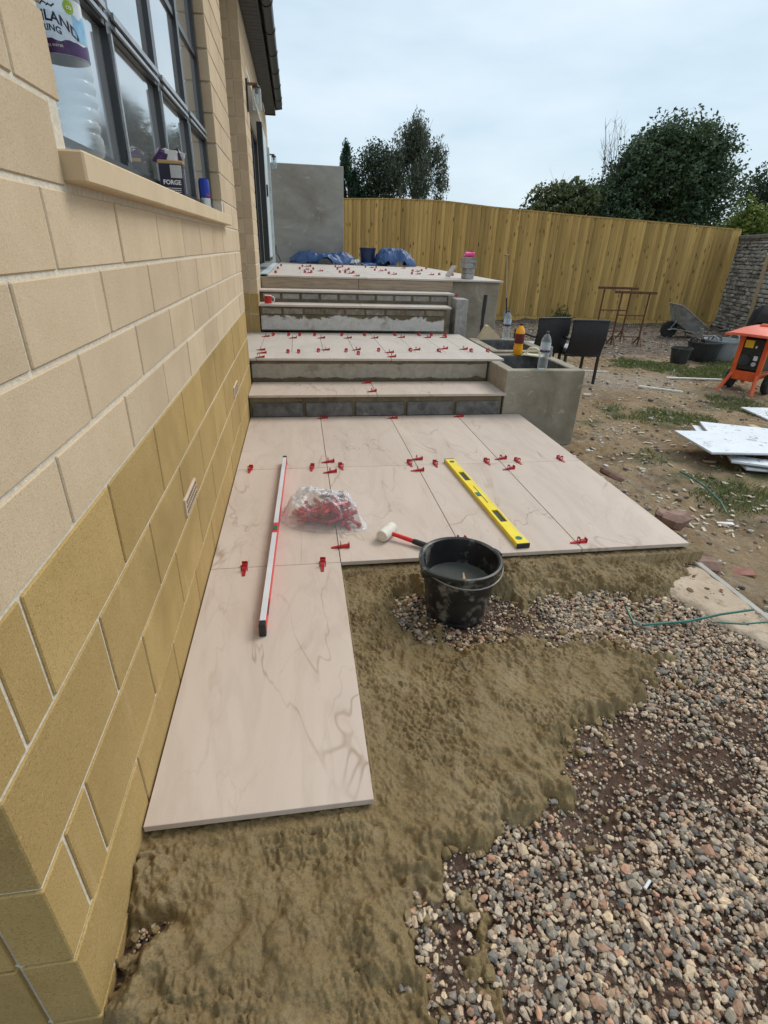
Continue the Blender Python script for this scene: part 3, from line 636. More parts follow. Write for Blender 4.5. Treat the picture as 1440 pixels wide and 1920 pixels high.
# near wall (faces the garden, x = 0)
WY0, WY1, SILLY0, SILLY1 = -.341, 3.88, .41, 3.03
HOLE = [(.47, 2.965, 1.43, 2.95), (SILLY0-.004, SILLY1+.004, 1.393, 1.47)]
wall = MB()
for a, b, za, zb in ((WY0+.010, WY1-.010, -.6, 1.405), (WY0+.010, .458, 1.405, 3.36), (2.978, WY1-.010, 1.405, 3.36), (.458, 2.978, 2.95, 3.36)): wall.box((-.154, (a+b)/2, (za+zb)/2), (.30, b-a, zb-za))
wall = wall.build('wall', MT['joint'], house)
for r, js, z0, z1, bf in course_rows(WY0, WY1, HOLE, (.08, .28)):
    if js[1]-js[0] > .15 and js[1]-js[0] < .30 and bf: js.insert(1, js[0]+.094)
    for p, q in cut(js, z0, z1, HOLE):
        if r == 17: pass
        block(wall, q-p-JT, z1-z0-JT, 'x', (-.045+random.uniform(-.0008, .0012), (p+q)/2, (z0+z1)/2), bf)
# return wall (faces the viewer, y = -.341)
wall2 = MB().box((-1.404, WY0+.154, 1.38), (2.19, .30, 3.96)).build('wall', MT['joint'], house)
for r, js, z0, z1, bf in course_rows(-2.5, -.092, [], (-.30, -.092)):
    js = [j for j in js if j < -.11]+[-.0915]
    if (r-6) % 2: js = [j for j in js if j < -.2]+[-.0915]
    for p, q in zip(js[:-1], js[1:]): block(wall2, q-p-JT, z1-z0-JT, 'y', ((p+q)/2, WY0+.045, (z0+z1)/2), bf)
# far wing: face towards the viewer (y = 5.55) and garden face (x = 0)
FY0, FY1 = 5.55, 10.95; DH = (6.25, 10.35, .5, 2.92)
wall3 = MB()
for a, b, za, zb in ((FY0+.010, 6.240, -.6, 3.36), (10.345, FY1, -.6, 3.36), (6.255, 10.345, 2.92, 3.36), (6.255, 10.345, -.6, .94)): wall3.box((-.154, (a+b)/2, (za+zb)/2), (.30, b-a, zb-za))
wall3.box((-1.1, FY0+.155, 1.38), (1.58, .30, 3.96)); wall3 = wall3.build('wall', MT['joint'], house)
for r, js, z0, z1, bf in course_rows(FY0, FY1, [DH], (5.75, 5.95)):
    if z1 < .35: continue
    if js[1]-js[0] < .12: js.pop(1)
    for p, q in cut(js, z0, z1, [DH]): block(wall3, q-p-JT, z1-z0-JT, 'x', (-.045, (p+q)/2, (z0+z1)/2), bf)
for r in range(len(ZL)-1):
    z0, z1 = ZL[r], ZL[r+1]
    if z1 < .3: continue
    js = [-.62, -.31, -.0915] if r % 2 else [-.62, -.50, -.13, -.0915]
    js = [-.55, -.19, -.0915] if r % 2 else [-.62, -.0915-.30, -.0915]
    for p, q in zip(js[:-1], js[1:]): block(wall3, q-p-JT, z1-z0-JT, 'y', ((p+q)/2, FY0+.045, (z0+z1)/2), z1 <= LZ0+.01)
rec = MB().box((-.95, (WY1+FY0)/2, 1.38), (.2, FY0-WY1+.3, 3.96)).build('recess_wall', MT['beige'], house)
# air bricks
for y, z in ((1.02, .435), (2.72, .435)):
    f = MB().box((.002, y, z), (.012, .215, .066), .002).build('air_brick', simple('terracotta_vent', (.55,.42,.30), (.62,.49,.36), 20, .8), house)
    for a in range(9):
        for b in range(3):
            pass
    m = MB()
    for a in range(9):
        for b in range(3): m.box((.0085, y-.088+a*.022, z-.019+b*.019), (.003, .012, .011))
    m.build('vent_hole', simple('vent_shadow', (.20,.15,.10), (.26,.20,.14), 20, .9), f)
# window: sill, frame, glass
MB().box((-.01, (SILLY0+SILLY1)/2, 1.4325), (.104, SILLY1-SILLY0, .055), .004).build('sill', MT['sill'], house)
win = MB(); XF = -.052; ZB, ZT = 1.462, 2.95
ys = [.47, 1.14, 1.755, 2.365, 2.965]; zt = 1.86
win.box((XF-.035, (.47+2.965)/2, ZB+.022), (.07, 2.495, .044)); win.box((XF-.035, (.47+2.965)/2, ZT-.02), (.07, 2.495, .04))
for i, y in enumerate(ys):
    wd = .052 if 0 < i < 4 else .05; yy = y+(.025 if i == 0 else -.025 if i == 4 else 0); win.box((XF-.036, yy, (ZB+ZT)/2), (.068, wd, ZT-ZB-.088))
for i in range(4): win.box((XF-.037, (ys[i]+ys[i+1])/2, zt), (.066, ys[i+1]-ys[i]-.052, .056))
window = win.build('window', MT['alu'], house)
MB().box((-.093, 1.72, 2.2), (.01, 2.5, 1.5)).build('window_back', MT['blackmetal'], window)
bead = MB()
for i in range(4):
    a, b = ys[i]+.03, ys[i+1]-.03
    bead.box((XF+.004, (a+b)/2, zt+.012), (.008, b-a-.01, .016)); bead.box((XF+.004, (a+b)/2, zt-.016), (.008, b-a-.01, .010))
bead.box((XF+.006, 1.72, ZB+.012), (.012, 2.44, .018))
for y in ys[1:4]: bead.box((XF+.003, y-.012, 1.67), (.006, .014, .30))
bead.build('glazing_bead', MT['alu_light'], window)
for i in range(4):
    a, b = ys[i]+.026, ys[i+1]-.026
    for za, zb in ((ZB+.046, zt-.03), (zt+.03, ZT-.042)):
        MB().box((XF-.024, (a+b)/2, (za+zb)/2), (.006, b-a, zb-za)).build('pane', MT['glass'], window)
    if i >= 2: MB().box((XF-.016, (a+b)/2, 2.22), (.012, b-a, .026)).build('glazing_bar', MT['alu'], window)
# eaves
EY0, EY1 = -.5, 10.62
for k in range(int((EY1-EY0)/.1)):
    y = EY1-.05-k*.1
    if y < 4.8: break
    MB().box((.083, y, 3.345), (.160, .094, .014), .003).build('soffit_slat', MT['soffit'], house)
MB().box((.083, (EY0+4.8)/2, 3.345), (.160, 4.8-EY0, .014)).build('soffit', MT['soffit'], house)
MB().box((.17, (EY0+EY1)/2, 3.41), (.018, EY1-EY0, .17)).build('fascia', MT['soffit'], house)
MB().box((.083, EY1+.008, 3.40), (.175, .016, .15)).build('box_end', MT['soffit'], house)
gp = [(math.cos(a)*.062, math.sin(a)*.062) for a in np.linspace(math.pi, 2*math.pi, 11)]; gp2 = [(x*.90, y*.90) for x, y in reversed(gp)]
rotg = Matrix(((1,0,0),(0,0,1),(0,1,0)))
GY1 = 10.1
MB().prism(gp+gp2, EY0, GY1, rotg).build('gutter', MT['gutter'], house, 40, (.248, 0, 3.40))
gut2 = MB()
for y in np.arange(EY0+.4, GY1, .75): gut2.prism([(x*1.10, yy*1.10) for x, yy in gp]+[(x*.99, yy*.99) for x, yy in reversed(gp)], y-.025, y+.025, rotg)
gut2.prism(gp+[(gp[0][0], gp[0][1])], GY1, GY1+.012, rotg)
gut2.build('gutter_bracket', MT['gutter'], house, 40, (.248, 0, 3.40))
MB().prism([(.30, 3.42), (.19, 3.47), (-4.2, 5.4), (-4.2, 5.3), (.19, 3.40)], -EY1, -EY0, Matrix(((1,0,0),(0,0,-1),(0,1,0)))).build('roof', simple('slate_roof', (.04,.04,.042), (.07,.07,.072), 8, .7), house)
# doorway of the far wing
door = MB()
door.box((-.20, 6.29, 1.95), (.08, .07, 1.93)); door.box((-.20, 8.3, 2.885), (.08, 4.0, .07)); door.box((-.20, 10.3, 1.95), (.08, .08, 1.93))
for y in (7.3, 8.3, 9.3): door.box((-.20, y, 1.92), (.07, .09, 1.86))
door = door.build('door', MT['blackmetal'], house)
for a, b in ((6.33, 7.25), (7.35, 8.25), (8.35, 9.25), (9.35, 10.25)): MB().box((-.21, (a+b)/2, 1.93), (.012, b-a, 1.80)).build('pane', MT['glass'], door)
MB().box((-.19, 6.8, 1.08), (.05, .95, .16)).build('bottom_rail', MT['alu_light'], door)
MB().box((-.085, 8.3, .965), (.165, 4.08, .05)).build('threshold', MT['alu_light'], door)
MB().box((.040, 8.35, .982), (.085, 4.2, .012)).build('protective_film', MT['film'], door)
leaf = MB().box((.038, 7.86, 1.89), (.070, .92, 1.60), .004).build('door_leaf', MT['blackmetal'], door)
MB().box((.0755, 7.86, 1.89), (.005, .86, 1.50)).build('pane', MT['film'], leaf)
MB().box((.085, 7.50, 1.95), (.03, .02, .14), .004).build('handle', MT['blackmetal'], leaf)
MB().box((.02, 10.45, 1.9), (.04, .12, 1.85)).build('door_trim', MT['film'], house)

# ================================================================== PATIO (lower)
patio = MB()
patio.box((.297, 1.80, -.19), (.58, 3.42, .33)); patio.box((1.485, 2.38, -.19), (1.78, 2.26, .33))
patio = struct(patio.build('patio', MT['slurry'])); patio['label'] = 'lower patio bed carrying the large pinkish porcelain tiles'
J = [.0045, .5886, 1.1916, 1.7946, 2.3875]; YR = [0, PATIO_YA, 2.3497, 3.512]
def tile(parent, x0, x1, y0, y1, z, m, th=.020, gap=.0035, name='tile'):
    o = MB().box((0,0,0), (x1-x0-gap, y1-y0-gap, th), .0011).build(name, m, parent, 0, ((x0+x1)/2, (y0+y1)/2, z-th/2+random.uniform(-.0006, .0006))); return o
tile(patio, J[0], J[1]+.001, YR[0], YR[1], 0, MT['tile'])
for c in range(4):
    for r in (1, 2): tile(patio, J[c], J[c+1], YR[r], YR[r+1], 0, MT['tile'])
# loose stones and footing along the patio's free edge
for px, s, an in (((1258,975), (.16,.13,.10), .5), ((1308,1062), (.15,.12,.09), -.3), ((1140,890), (.05,.22,.05), .12), ((1232,965), (.12,.07,.05), .9)):
    p = on(px[0], px[1], z=-.13); x = max(p.x, 2.40); m = MB().box((0,0,0), s, min(s)*.28, Matrix.Rotation(an, 3, 'Z'))
    m.v = [(a+random.uniform(-.012, .012), b+random.uniform(-.012, .012), c+random.uniform(-.010, .010)) for a, b, c in m.v]
    tag(m.build('edge_stone', MT['redstone'], None, 30, (x+.03, p.y, -.13)), {0: 'squarish red brown stone wedged under the corner of the patio tiles', 1: 'broken red brown stone beside the concrete footing edge', 2: 'long flat red brown stone beneath the free edge of the patio', 3: 'small grey brown stone under the patio tile edge'}[[975,1062,890,965].index(px[1])], 'stone', 'stones along the patio edge')
ft = MB(); ft.box((2.425, .62, -.135), (.035, 1.30, .10), .004)
ft = ft.build('footing_edge', MT['concrete']); struct(ft); ft['label'] = 'straight pale concrete footing edge running past the gravel'
xs = np.arange(1.98, 2.412, .02); yy = np.arange(.28, 1.09, .02); X, Y = np.meshgrid(xs, yy); e = (X-(2.05+(1.08-Y)*.33))+(fbm(X, Y, 8, 15, 3)-.5)*.12
Z = -.135+sstep(-.03, .03, e)*.052+(fbm(X, Y, 14, 17, 4)-.5)*.022; nx = len(xs); ii = (np.arange(len(yy)-1)[:, None]*nx+np.arange(nx-1)[None, :]).ravel()
ss = struct(link('sandy_haunch', np_mesh('sandy_haunch', np.stack([X.ravel(), Y.ravel(), Z.ravel()], 1), np.stack([ii, ii+1, ii+nx+1, ii+nx], 1), MT['sand'], True)))
ss['label'] = 'sandy tan concrete haunching inside the footing edge'

# ================================================================== STEPS, LANDING, TERRACE
steps = thing('garden_steps', 'tiled steps with exposed block and brick risers beside the house wall', 'steps', (0, 3.5, 0))
def sp(name, mb_, m, parent=None, sm=0):
    p = parent or steps; mb_.v = [(a, b-3.5, c) for a, b, c in mb_.v] if p is steps else mb_.v; return mb_.build(name, m, p, sm)
SX = 2.215
r1 = sp('riser', MB().box((1.105, 3.70, .03), (2.195, .358, .279)), MT['slurry'])
xb = [.012, .455, .88, 1.33, 1.77, 2.195]
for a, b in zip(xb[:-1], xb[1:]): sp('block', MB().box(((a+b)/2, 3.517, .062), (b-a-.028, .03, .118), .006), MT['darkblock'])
for a, b in ((.004, 1.075), (1.079, 2.235)): sp('tread', MB().box(((a+b)/2, 3.738, .180), (b-a, .476, .020), .0012), MT['tile'])
r2 = sp('riser', MB().box((1.105, 4.07, .275), (2.20, .14, .206)), MT['riser'])
sp('mortar_smear', MB().box((1.1, 3.998, .365), (2.19, .012, .028), .004), MT['slurry'])
landing = struct(MB().box((1.06, 4.80, .20), (2.63, 1.50, .35)).build('landing', MT['slurry'])); landing['label'] = 'middle landing bed tiled with narrow grey beige porcelain planks'
LX1 = 2.36
for a, b in ((-.25, .05), (.053, 1.27), (1.273, LX1)): tile(landing, a, b, 3.972, 4.295, .40, MT['plank'], gap=.003)
lj = [-.25, .06, .362, .664, .966, 1.268, 1.570, 1.872, 2.10, LX1]
for a, b in zip(lj[:-1], lj[1:]): tile(landing, a, b, 4.295, 5.235, .40, MT['plank'])
for a, b in ((-.25, .07), (.07, 1.27), (1.27, LX1)): tile(landing, a, b, 5.235, 5.548, .40, MT['plank'])
# upper flight
sp('riser', MB().box((1.10, 5.72, .55), (2.18, .32, .26)), MT['slurry'])
xs_ = np.linspace(.02, 2.16, 10)
for i, (a, b) in enumerate(zip(xs_[:-1], xs_[1:])): sp('brick', MB().box(((a+b)/2, 5.561, .632), (b-a-.022, .022, .062), .005), MT['brick'])
sp('plaster_band', MB().box((1.09, 5.5565, .512), (2.15, .012, .165), .002), MT['plasterband'])
for a, b in ((-.004, 1.155), (1.159, 2.235)): sp('tread', MB().box(((a+b)/2, 5.685, .693), (b-a, .33, .020), .0012), MT['plank'])
sp('riser', MB().box((1.14, 5.99, .755), (2.27, .28, .108)), MT['slurry'])
xs_ = np.linspace(.02, 2.27, 11)
for a, b in zip(xs_[:-1], xs_[1:]): sp('brick', MB().box(((a+b)/2, 5.857, .765), (b-a-.026, .022, .060), .006), MT['greyblock'])
for a, b in ((-.004, 1.205), (1.209, 2.34)): sp('tread', MB().box(((a+b)/2, 5.985, .823), (b-a, .33, .020), .0012), MT['plank'])
for a, b in ((.012, 1.19), (1.196, 2.40)): sp('riser_tile', MB().box(((a+b)/2, 6.157, .893), (b-a, .014, .116), .001), MT['woodtile'])
terrace = MB(); terrace.prism([(-.05, 6.17), (2.398, 6.17), (2.398, 6.655), (2.98, 6.655), (2.98, 11.35), (-.05, 11.35)], -.5, .954); terrace = struct(terrace.build('terrace', MT['render'])); terrace['label'] = 'upper terrace base carrying pale porcelain planks'
y = 6.135; k = 0
while y < 11.3:
    y2 = min(y+.302, 11.36); off = (k % 3)*.40; x = .085-off
    while x < 3.07:
        a, b = max(x, .085), min(x+1.203, 3.07)
        if b-a > .05: tile(terrace, a, b, y, y2, .975, MT['plank'])
        x += 1.203
    y = y2; k += 1
pier = MB().box((2.72, 6.42, .33), (.64, .46, 1.245), .008); pier = tag(pier.build('rendered_pier', MT['render']), 'rendered grey pier with a dark open crack beside the upper steps', 'pier')
ck = MB(); pts = [(911, 553), (908, 575), (906, 590), (904, 610), (902, 632)]
for a, b in zip(pts[:-1], pts[1:]):
    p, q = on(a[0], a[1], y=6.186), on(b[0], b[1], y=6.186); ck.bar(p, q, random.uniform(.03, .05), .012, .002, (0, 1, 0))
ck.build('crack', MT['blackmetal'], pier)
ch = tag(MB().box((2.385, 5.72, .475), (.145, .24, .63), .006).build('cheek_block', MT['greyblock']), 'short upright concrete block pillar at the end of the upper treads', 'block')
# planters
def planter(loc, sx, sy, z0, z1, label, t=.095):
    o = thing('planter', label, 'planter', loc)
    hz = (z0+z1)/2; H_ = z1-z0
    MB().box((sx/2, t/2, hz), (sx, t, H_), .006).build('side_wall', MT['render'], o); MB().box((sx/2, sy-t/2, hz), (sx, t, H_), .006).build('side_wall', MT['render'], o)
    MB().box((t/2-.001, sy/2, hz-.002), (t, sy-2*t, H_), .006).build('side_wall', MT['render'], o); MB().box((sx-t/2+.001, sy/2, hz-.002), (t, sy-2*t, H_), .006).build('side_wall', MT['render'], o)
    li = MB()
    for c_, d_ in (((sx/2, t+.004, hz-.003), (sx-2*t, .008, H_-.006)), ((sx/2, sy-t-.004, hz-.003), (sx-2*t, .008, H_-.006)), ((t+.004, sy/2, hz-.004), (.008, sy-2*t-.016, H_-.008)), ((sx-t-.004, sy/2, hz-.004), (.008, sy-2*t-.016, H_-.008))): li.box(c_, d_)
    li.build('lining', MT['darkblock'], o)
    MB().box((sx/2, sy/2, z0+.30), (sx-2*t-.02, sy-2*t-.02, .55)).build('soil', MT['ground2'], o); return o
MT['ground2'] = simple('planter_fill', (.05,.048,.045), (.09,.085,.08), 14, .95)
planter((2.228, 3.53, 0), .735, .83, -.62, .385, 'open rendered planter beside the lower steps with bottles on its rim')
planter((2.40, 4.42, 0), .66, .86, -.62, .395, 'low rendered planter between the landing and the upper pier')
# concrete garden wall and fence
cw = MB().box((.70, 11.46, 1.20), (1.46, .21, 3.04), .01); tag(cw.build('rendered_wall', MT['render2']), 'tall blotchy grey rendered wall closing the end of the terrace', 'wall')
F0, F1 = G(935, 600), G(1335, 613); fd = (F1-F0); fd.z = 0; fl = fd.length; fu = fd.normalized(); FA = math.atan2(fu.y, fu.x)
fpl = fu.cross(Vector((0,0,1)))             # plane normal
def on_fence(u, v):
    d = ray(u, v); t = (F0-CPOS).dot(fpl)/d.dot(fpl); return CPOS+d*t
top = [((on_fence(u, v)-F0).dot(fu), on_fence(u, v).z) for u, v in ((600,371),(645,372),(740,372),(830,376),(925,388),(1010,396),(1100,405),(1200,413),(1300,422),(1374,429))]
tS = [a for a, b in top]; tZ = [b for a, b in top]
fence = thing('fence', 'tall fence of upright yellow brown treated boards with a top rail', 'fence', (F0.x, F0.y, ZG), FA)
S0, S1 = tS[1]-.3, tS[-1]+.16; pitch = .108; bm_ = MB().add([(-.060,.004,0),(.060,-.026,0),(.060,-.004,0),(-.060,.012,0),(-.060,.004,1),(.060,-.026,1),(.060,-.004,1),(-.060,.012,1)], [(0,3,2,1),(4,5,6,7),(0,1,5,4),(1,2,6,5),(2,3,7,6),(3,0,4,7)]).mesh('board', MT['fence'])
s_ = S0
while s_ < S1:
    zt_ = float(np.interp(s_, tS, tZ))-ZG; o = link('board', bm_, fence, (s_, random.uniform(-.003, .003)-.002, .13)); o.scale = (random.uniform(.96, 1.02), 1, zt_-.155); o.rotation_euler = (0, random.uniform(-.003, .003), 0); s_ += pitch
cap = MB()
ks = np.linspace(S0, S1+.05, 40)
for a, b in zip(ks[:-1], ks[1:]): cap.bar((a, .005, float(np.interp(a, tS, tZ))-ZG-.008), (b+.004, .005, float(np.interp(b, tS, tZ))-ZG-.008), .062, .030)
cap.build('top_rail', MT['fence'], fence)
MB().box(((S0+S1)/2, .012, .075), (S1-S0, .03, .15), .004).build('gravel_board', MT['fence'], fence)
# rubble wall on the right
W0 = G(1338, 613)+Vector((.02, -.02, 0)); W1 = G(1440, 641); wd = (W1-W0); wd.z = 0; wd.normalize(); wl = 4.2
rw = thing('rubble_wall', 'old grey rubble stone wall with flat coping meeting the fence', 'wall', (W0.x, W0.y, ZG), math.atan2(wd.y, wd.x))
MB().box((wl/2-.2, .19, .95), (wl+.4, .22, 2.3)).build('wall_core', MT['walljoint'], rw)
stm = []
for k in range(14):
    m = MB().box((0,0,0), (.15, .10, .085), .022); m.v = [(a+random.uniform(-.014, .014), b+random.uniform(-.012, .012), c+random.uniform(-.010, .010)) for a, b, c in m.v]; stm.append(m.mesh('stone', MT['wallstone'], 35))
z = .02; cnt = 0; rest = MB()
while z < 2.05:
    x = random.uniform(-.45, -.35); hh = random.uniform(.065, .11)
    while x < wl-.1:
        ww = random.uniform(.09, .22); loc_ = Vector((x+ww/2, .03+random.uniform(-.025, .02), z+hh/2))
        if x < 1.5 and cnt < 298:
            o = link('stone', random.choice(stm), rw, loc_); o.scale = (ww/.15, 1.0, hh/.085); o.rotation_euler = (random.uniform(-.1, .1), random.uniform(-.12, .12), random.uniform(-.15, .15)); cnt += 1
        else: rest.box(loc_, (ww-.012, .10, hh-.010), .02)
        x += ww
    z += hh
stuff(rest.build('stones', MT['wallstone'], rw))
for k in range(7): MB().box((-.05+k*.70, .12, 2.12+random.uniform(-.012, .012)), (.69, .40, .085), .012).build('coping_stone', MT['capstone'], rw)

# ================================================================== TREES
def crown(name, blobs, n, leaf, pal, parent, seed, droop=0.0, up=0.0, gap=.42, narrow=.5):
    r = np.random.default_rng(seed); V = []; Cc = []
    wts = np.array([b[3]*b[4]*b[5] for b in blobs]); wts = wts/wts.sum(); Ps = []; Sh = []
    for b, w_ in zip(blobs, wts):
        k = int(n*w_*2.2); d = r.normal(0, 1, (k, 3)); d /= np.linalg.norm(d, axis=1)[:, None]; rad = r.random(k)**.38
        lum = 1+.62*(fbm(d[:, 0]*2+b[0], d[:, 1]*2+d[:, 2]*3+b[1], 1.6, seed, 4)-.5)*2
        p = d*rad[:, None]*lum[:, None]*np.array(b[3:6])+np.array(b[:3])
        q = fbm(p[:, 0]*1.0+p[:, 1]*.6, p[:, 2]*1.0+p[:, 1]*.5, 1.5/max(.35, b[3]*.35), seed+5, 4)
        ok = q > gap; Ps.append(p[ok]); Sh.append(q[ok])
    P = np.concatenate(Ps); sel = r.permutation(len(P))[:n]; P = P[sel]; m = len(P)
    a = r.uniform(0, 6.28, m); el = r.normal(0, .6, m)-droop+up; L = leaf*r.uniform(.6, 1.35, m); wd_ = L*narrow*r.uniform(.7, 1.2, m)
    t = np.stack([np.cos(a)*np.cos(el), np.sin(a)*np.cos(el), np.sin(el)], 1); b_ = r.uniform(0, 6.28, m)
    s1 = np.stack([-np.sin(a), np.cos(a), np.zeros(m)], 1); s2 = np.cross(t, s1); s = s1*np.cos(b_)[:, None]+s2*np.sin(b_)[:, None]
    v0 = P-t*L[:, None]*.5; v1 = P+s*wd_[:, None]*.5; v2 = P+t*L[:, None]*.5; v3 = P-s*wd_[:, None]*.5
    Vv = np.stack([v0, v1, v2, v3], 1).reshape(-1, 3); F = (np.arange(m)*4)[:, None]+np.array([0, 1, 2, 3])
    c = np.array(pal)[r.integers(0, len(pal), m)]*r.uniform(.75, 1.3, (m, 1))
    return link('crown', np_mesh('crown', Vv, F, MT['leaf'], False, np.repeat(c, 4, 0)), parent)
def limbs(parent, base, h, r0, targets, seed, name='trunk'):
    rr = random.Random(seed); m = MB(); top = Vector((base[0], base[1], h)); m.tube([base, (base[0]+.04*h, base[1], h*.5), (base[0]+.01, base[1]+.02, h)], [r0, r0*.75, r0*.5], 9)
    for t in targets:
        t = Vector(t); st_ = Vector((base[0]+.02*h, base[1], h*rr.uniform(.55, .98))); mid_ = (st_+t)/2+Vector((rr.uniform(-.15, .15), rr.uniform(-.15, .15), .15)); m.tube([st_, mid_, t], [r0*.42, r0*.25, r0*.06], 6)
        for k in range(0 if len(targets) == 1 else 4):
            e = t+Vector((rr.uniform(-.6, .6), rr.uniform(-.6, .6), rr.uniform(.1, .7))); m.tube([mid_.lerp(t, rr.uniform(.3, .9)), e], [r0*.10, r0*.02], 4)
    return m.build(name, MT['bark'], parent, 60)
DK = [(.050,.088,.036),(.068,.112,.048),(.038,.068,.030),(.09,.135,.068),(.12,.16,.10)]
def place(u, v, y): p = on(u, v, y=y); return p
# big leafy tree right
B = place(1240, 330, 17.0); t = thing('broad_tree', 'large dense dark green broadleaf tree behind the sloping end of the fence', 'tree', (B.x, 17.0, ZG))
zr = B.z-ZG
bl = [(0,0,zr-.2,1.9,1.5,1.25),(-1.45,.2,zr-.9,1.15,1.1,1.05),(1.5,.1,zr-.25,1.15,1.1,1.3),(.2,-.2,zr+.75,1.35,1.1,.75),(1.1,0,zr+.75,.9,.9,.7),(0,0,zr-1.7,2.6,1.5,1.1),(-.6,0,zr+.35,1.0,1.0,.8)]
crown('crown', bl, 64000, .115, DK, t, 31, gap=.45, narrow=.55)
limbs(t, (0,0,0), zr-.6, .16, [(-1.2,0,zr-.3),(1.3,0,zr+.3),(.2,.2,zr+1.0),(-.5,-.3,zr+.5),(1.7,0,zr-.6)], 3)
# bare twigs standing out left of the crown
tw = MB()
for k in range(16):
    bx = random.uniform(-2.1, -1.0); p0 = Vector((bx, 0, zr-.3)); p1 = p0+Vector((random.uniform(-.5, .15), random.uniform(-.2, .2), random.uniform(.9, 1.75))); tw.tube([p0, p0.lerp(p1, .5)+Vector((.05, 0, .05)), p1], [.012, .008, .003], 4)
    for j in range(4):
        q = p0.lerp(p1, random.uniform(.4, .95)); tw.tube([q, q+Vector((random.uniform(-.25, .2), 0, random.uniform(.12, .32)))], [.005, .002], 3)
tw.build('twigs', MT['bark'], t)
# smaller bush left of it
B = place(1040, 372, 16.5); t = thing('young_tree', 'small loose yellow green tree rising left of the large dark tree', 'tree', (B.x, 16.5, ZG)); zr = B.z-ZG
crown('crown', [(0,0,zr-.1,.8,.7,.5),(.7,0,zr-.05,.7,.7,.55),(-.5,0,zr-.35,.6,.6,.4)], 7500, .12, [(.09,.12,.045),(.12,.15,.06),(.065,.095,.04),(.17,.18,.085)], t, 33, gap=.46, narrow=.55); limbs(t, (0,0,0), zr-.4, .07, [(-.5,0,zr-.1),(.6,0,zr+.1),(.1,0,zr+.3)], 5)
# dark tree far right, light shrub
B = place(1425, 350, 19.0); t = thing('dark_tree', 'dark tree standing beyond the rubble wall right of the large tree', 'tree', (B.x+.9, 19.0, ZG)); zr = B.z-ZG
crown('crown', [(0,0,zr-.2,1.5,1.2,1.0),(.6,0,zr-1.3,1.8,1.3,1.3)], 15000, .14, [(.03,.054,.026),(.042,.07,.033),(.055,.08,.045)], t, 35, gap=.40); limbs(t, (0,0,0), zr-.6, .14, [(-.8,0,zr),(.7,0,zr+.2)], 6)
B = place(1400, 405, 14.6); t = thing('leafy_shrub', 'bright yellow green shrub showing above the rubble wall', 'shrub', (B.x, 14.6, ZG)); zr = B.z-ZG
crown('crown', [(0,0,zr-.1,.55,.5,.55),(.5,0,zr-.35,.6,.5,.45),(-.35,0,zr-.5,.45,.45,.4)], 6000, .085, [(.13,.19,.035),(.18,.25,.05),(.09,.14,.03),(.24,.27,.08)], t, 37, gap=.46, narrow=.6); limbs(t, (0,0,0), zr-.3, .05, [(-.2,0,zr+.2),(.4,0,zr)], 7)
# weeping birch and conifer behind the fence left
B = place(775, 320, 22.0); t = thing('weeping_birch', 'grey green weeping birch with hanging twigs behind the fence', 'tree', (B.x, 22.0, ZG)); zr = B.z-ZG
bl = []; rr = random.Random(5)
for k in range(34):
    a = rr.uniform(0, 6.28); d = rr.uniform(.1, 1.25); bl.append((math.cos(a)*d, math.sin(a)*d*.8, zr+.95-d*d*.75+rr.uniform(-.55, .25), .26, .26, rr.uniform(.45, .85)))
crown('crown', bl, 17000, .11, [(.085,.105,.065),(.11,.13,.085),(.065,.082,.052),(.14,.15,.11)], t, 41, droop=1.1, gap=.36, narrow=.35); limbs(t, (0,0,0), zr+.5, .13, [(-.8,0,zr+.6),(.8,0,zr+.5),(.1,0,zr+1.0),(.5,.3,zr+.9)], 8)
B = place(705, 325, 22.5); t = thing('bushy_tree', 'dark grey green rounded tree between the conifer and the weeping birch', 'tree', (B.x, 22.5, ZG)); zr = B.z-ZG
crown('crown', [(0,0,zr-.2,1.15,1.0,1.05),(.1,0,zr+.45,.7,.7,.55),(0,0,zr-1.3,1.5,1.0,1.0)], 13000, .11, [(.055,.08,.046),(.075,.10,.06),(.045,.064,.04)], t, 43, gap=.38, droop=.3); limbs(t, (0,0,0), zr-.2, .13, [(-.6,0,zr+.2),(.6,0,zr+.3)], 9)
B = place(655, 340, 22.0); t = thing('conifer_tree', 'spiky dark green conifer at the edge of the grey rendered wall', 'tree', (B.x-.1, 22.0, ZG)); zr = B.z-ZG
bl = []
for k in range(46):
    a = rr.uniform(0, 6.28); z = rr.uniform(-1.6, 1.0); d = (1.15-z)*.36*rr.uniform(.5, 1.0); bl.append((math.cos(a)*d, math.sin(a)*d, zr+z, .12, .12, .36))
crown('crown', bl, 11000, .13, [(.025,.055,.028),(.035,.072,.036),(.02,.044,.025)], t, 45, up=.9, gap=.30, narrow=.25); limbs(t, (0,0,0), zr+.9, .11, [(0,0,zr+1.0)], 10)
# weed at the foot of the fence
B = on_fence(1043, 596); t = thing('weed', 'small green weed at the foot of the fence boards', 'weed', (B.x-.05, B.y-.28, ZG))
crown('leaves', [(0,0,.22,.22,.15,.2),(.1,0,.12,.3,.18,.1)], 420, .055, [(.06,.09,.03),(.10,.13,.05)], t, 47, gap=.3).name = 'leaves'
wt = MB()
for k in range(6): wt.tube([(0,0,0), (random.uniform(-.2,.2), random.uniform(-.1,.1), random.uniform(.2,.42))], [.004,.002], 4)
wt.build('stem', MT['bark'], t)

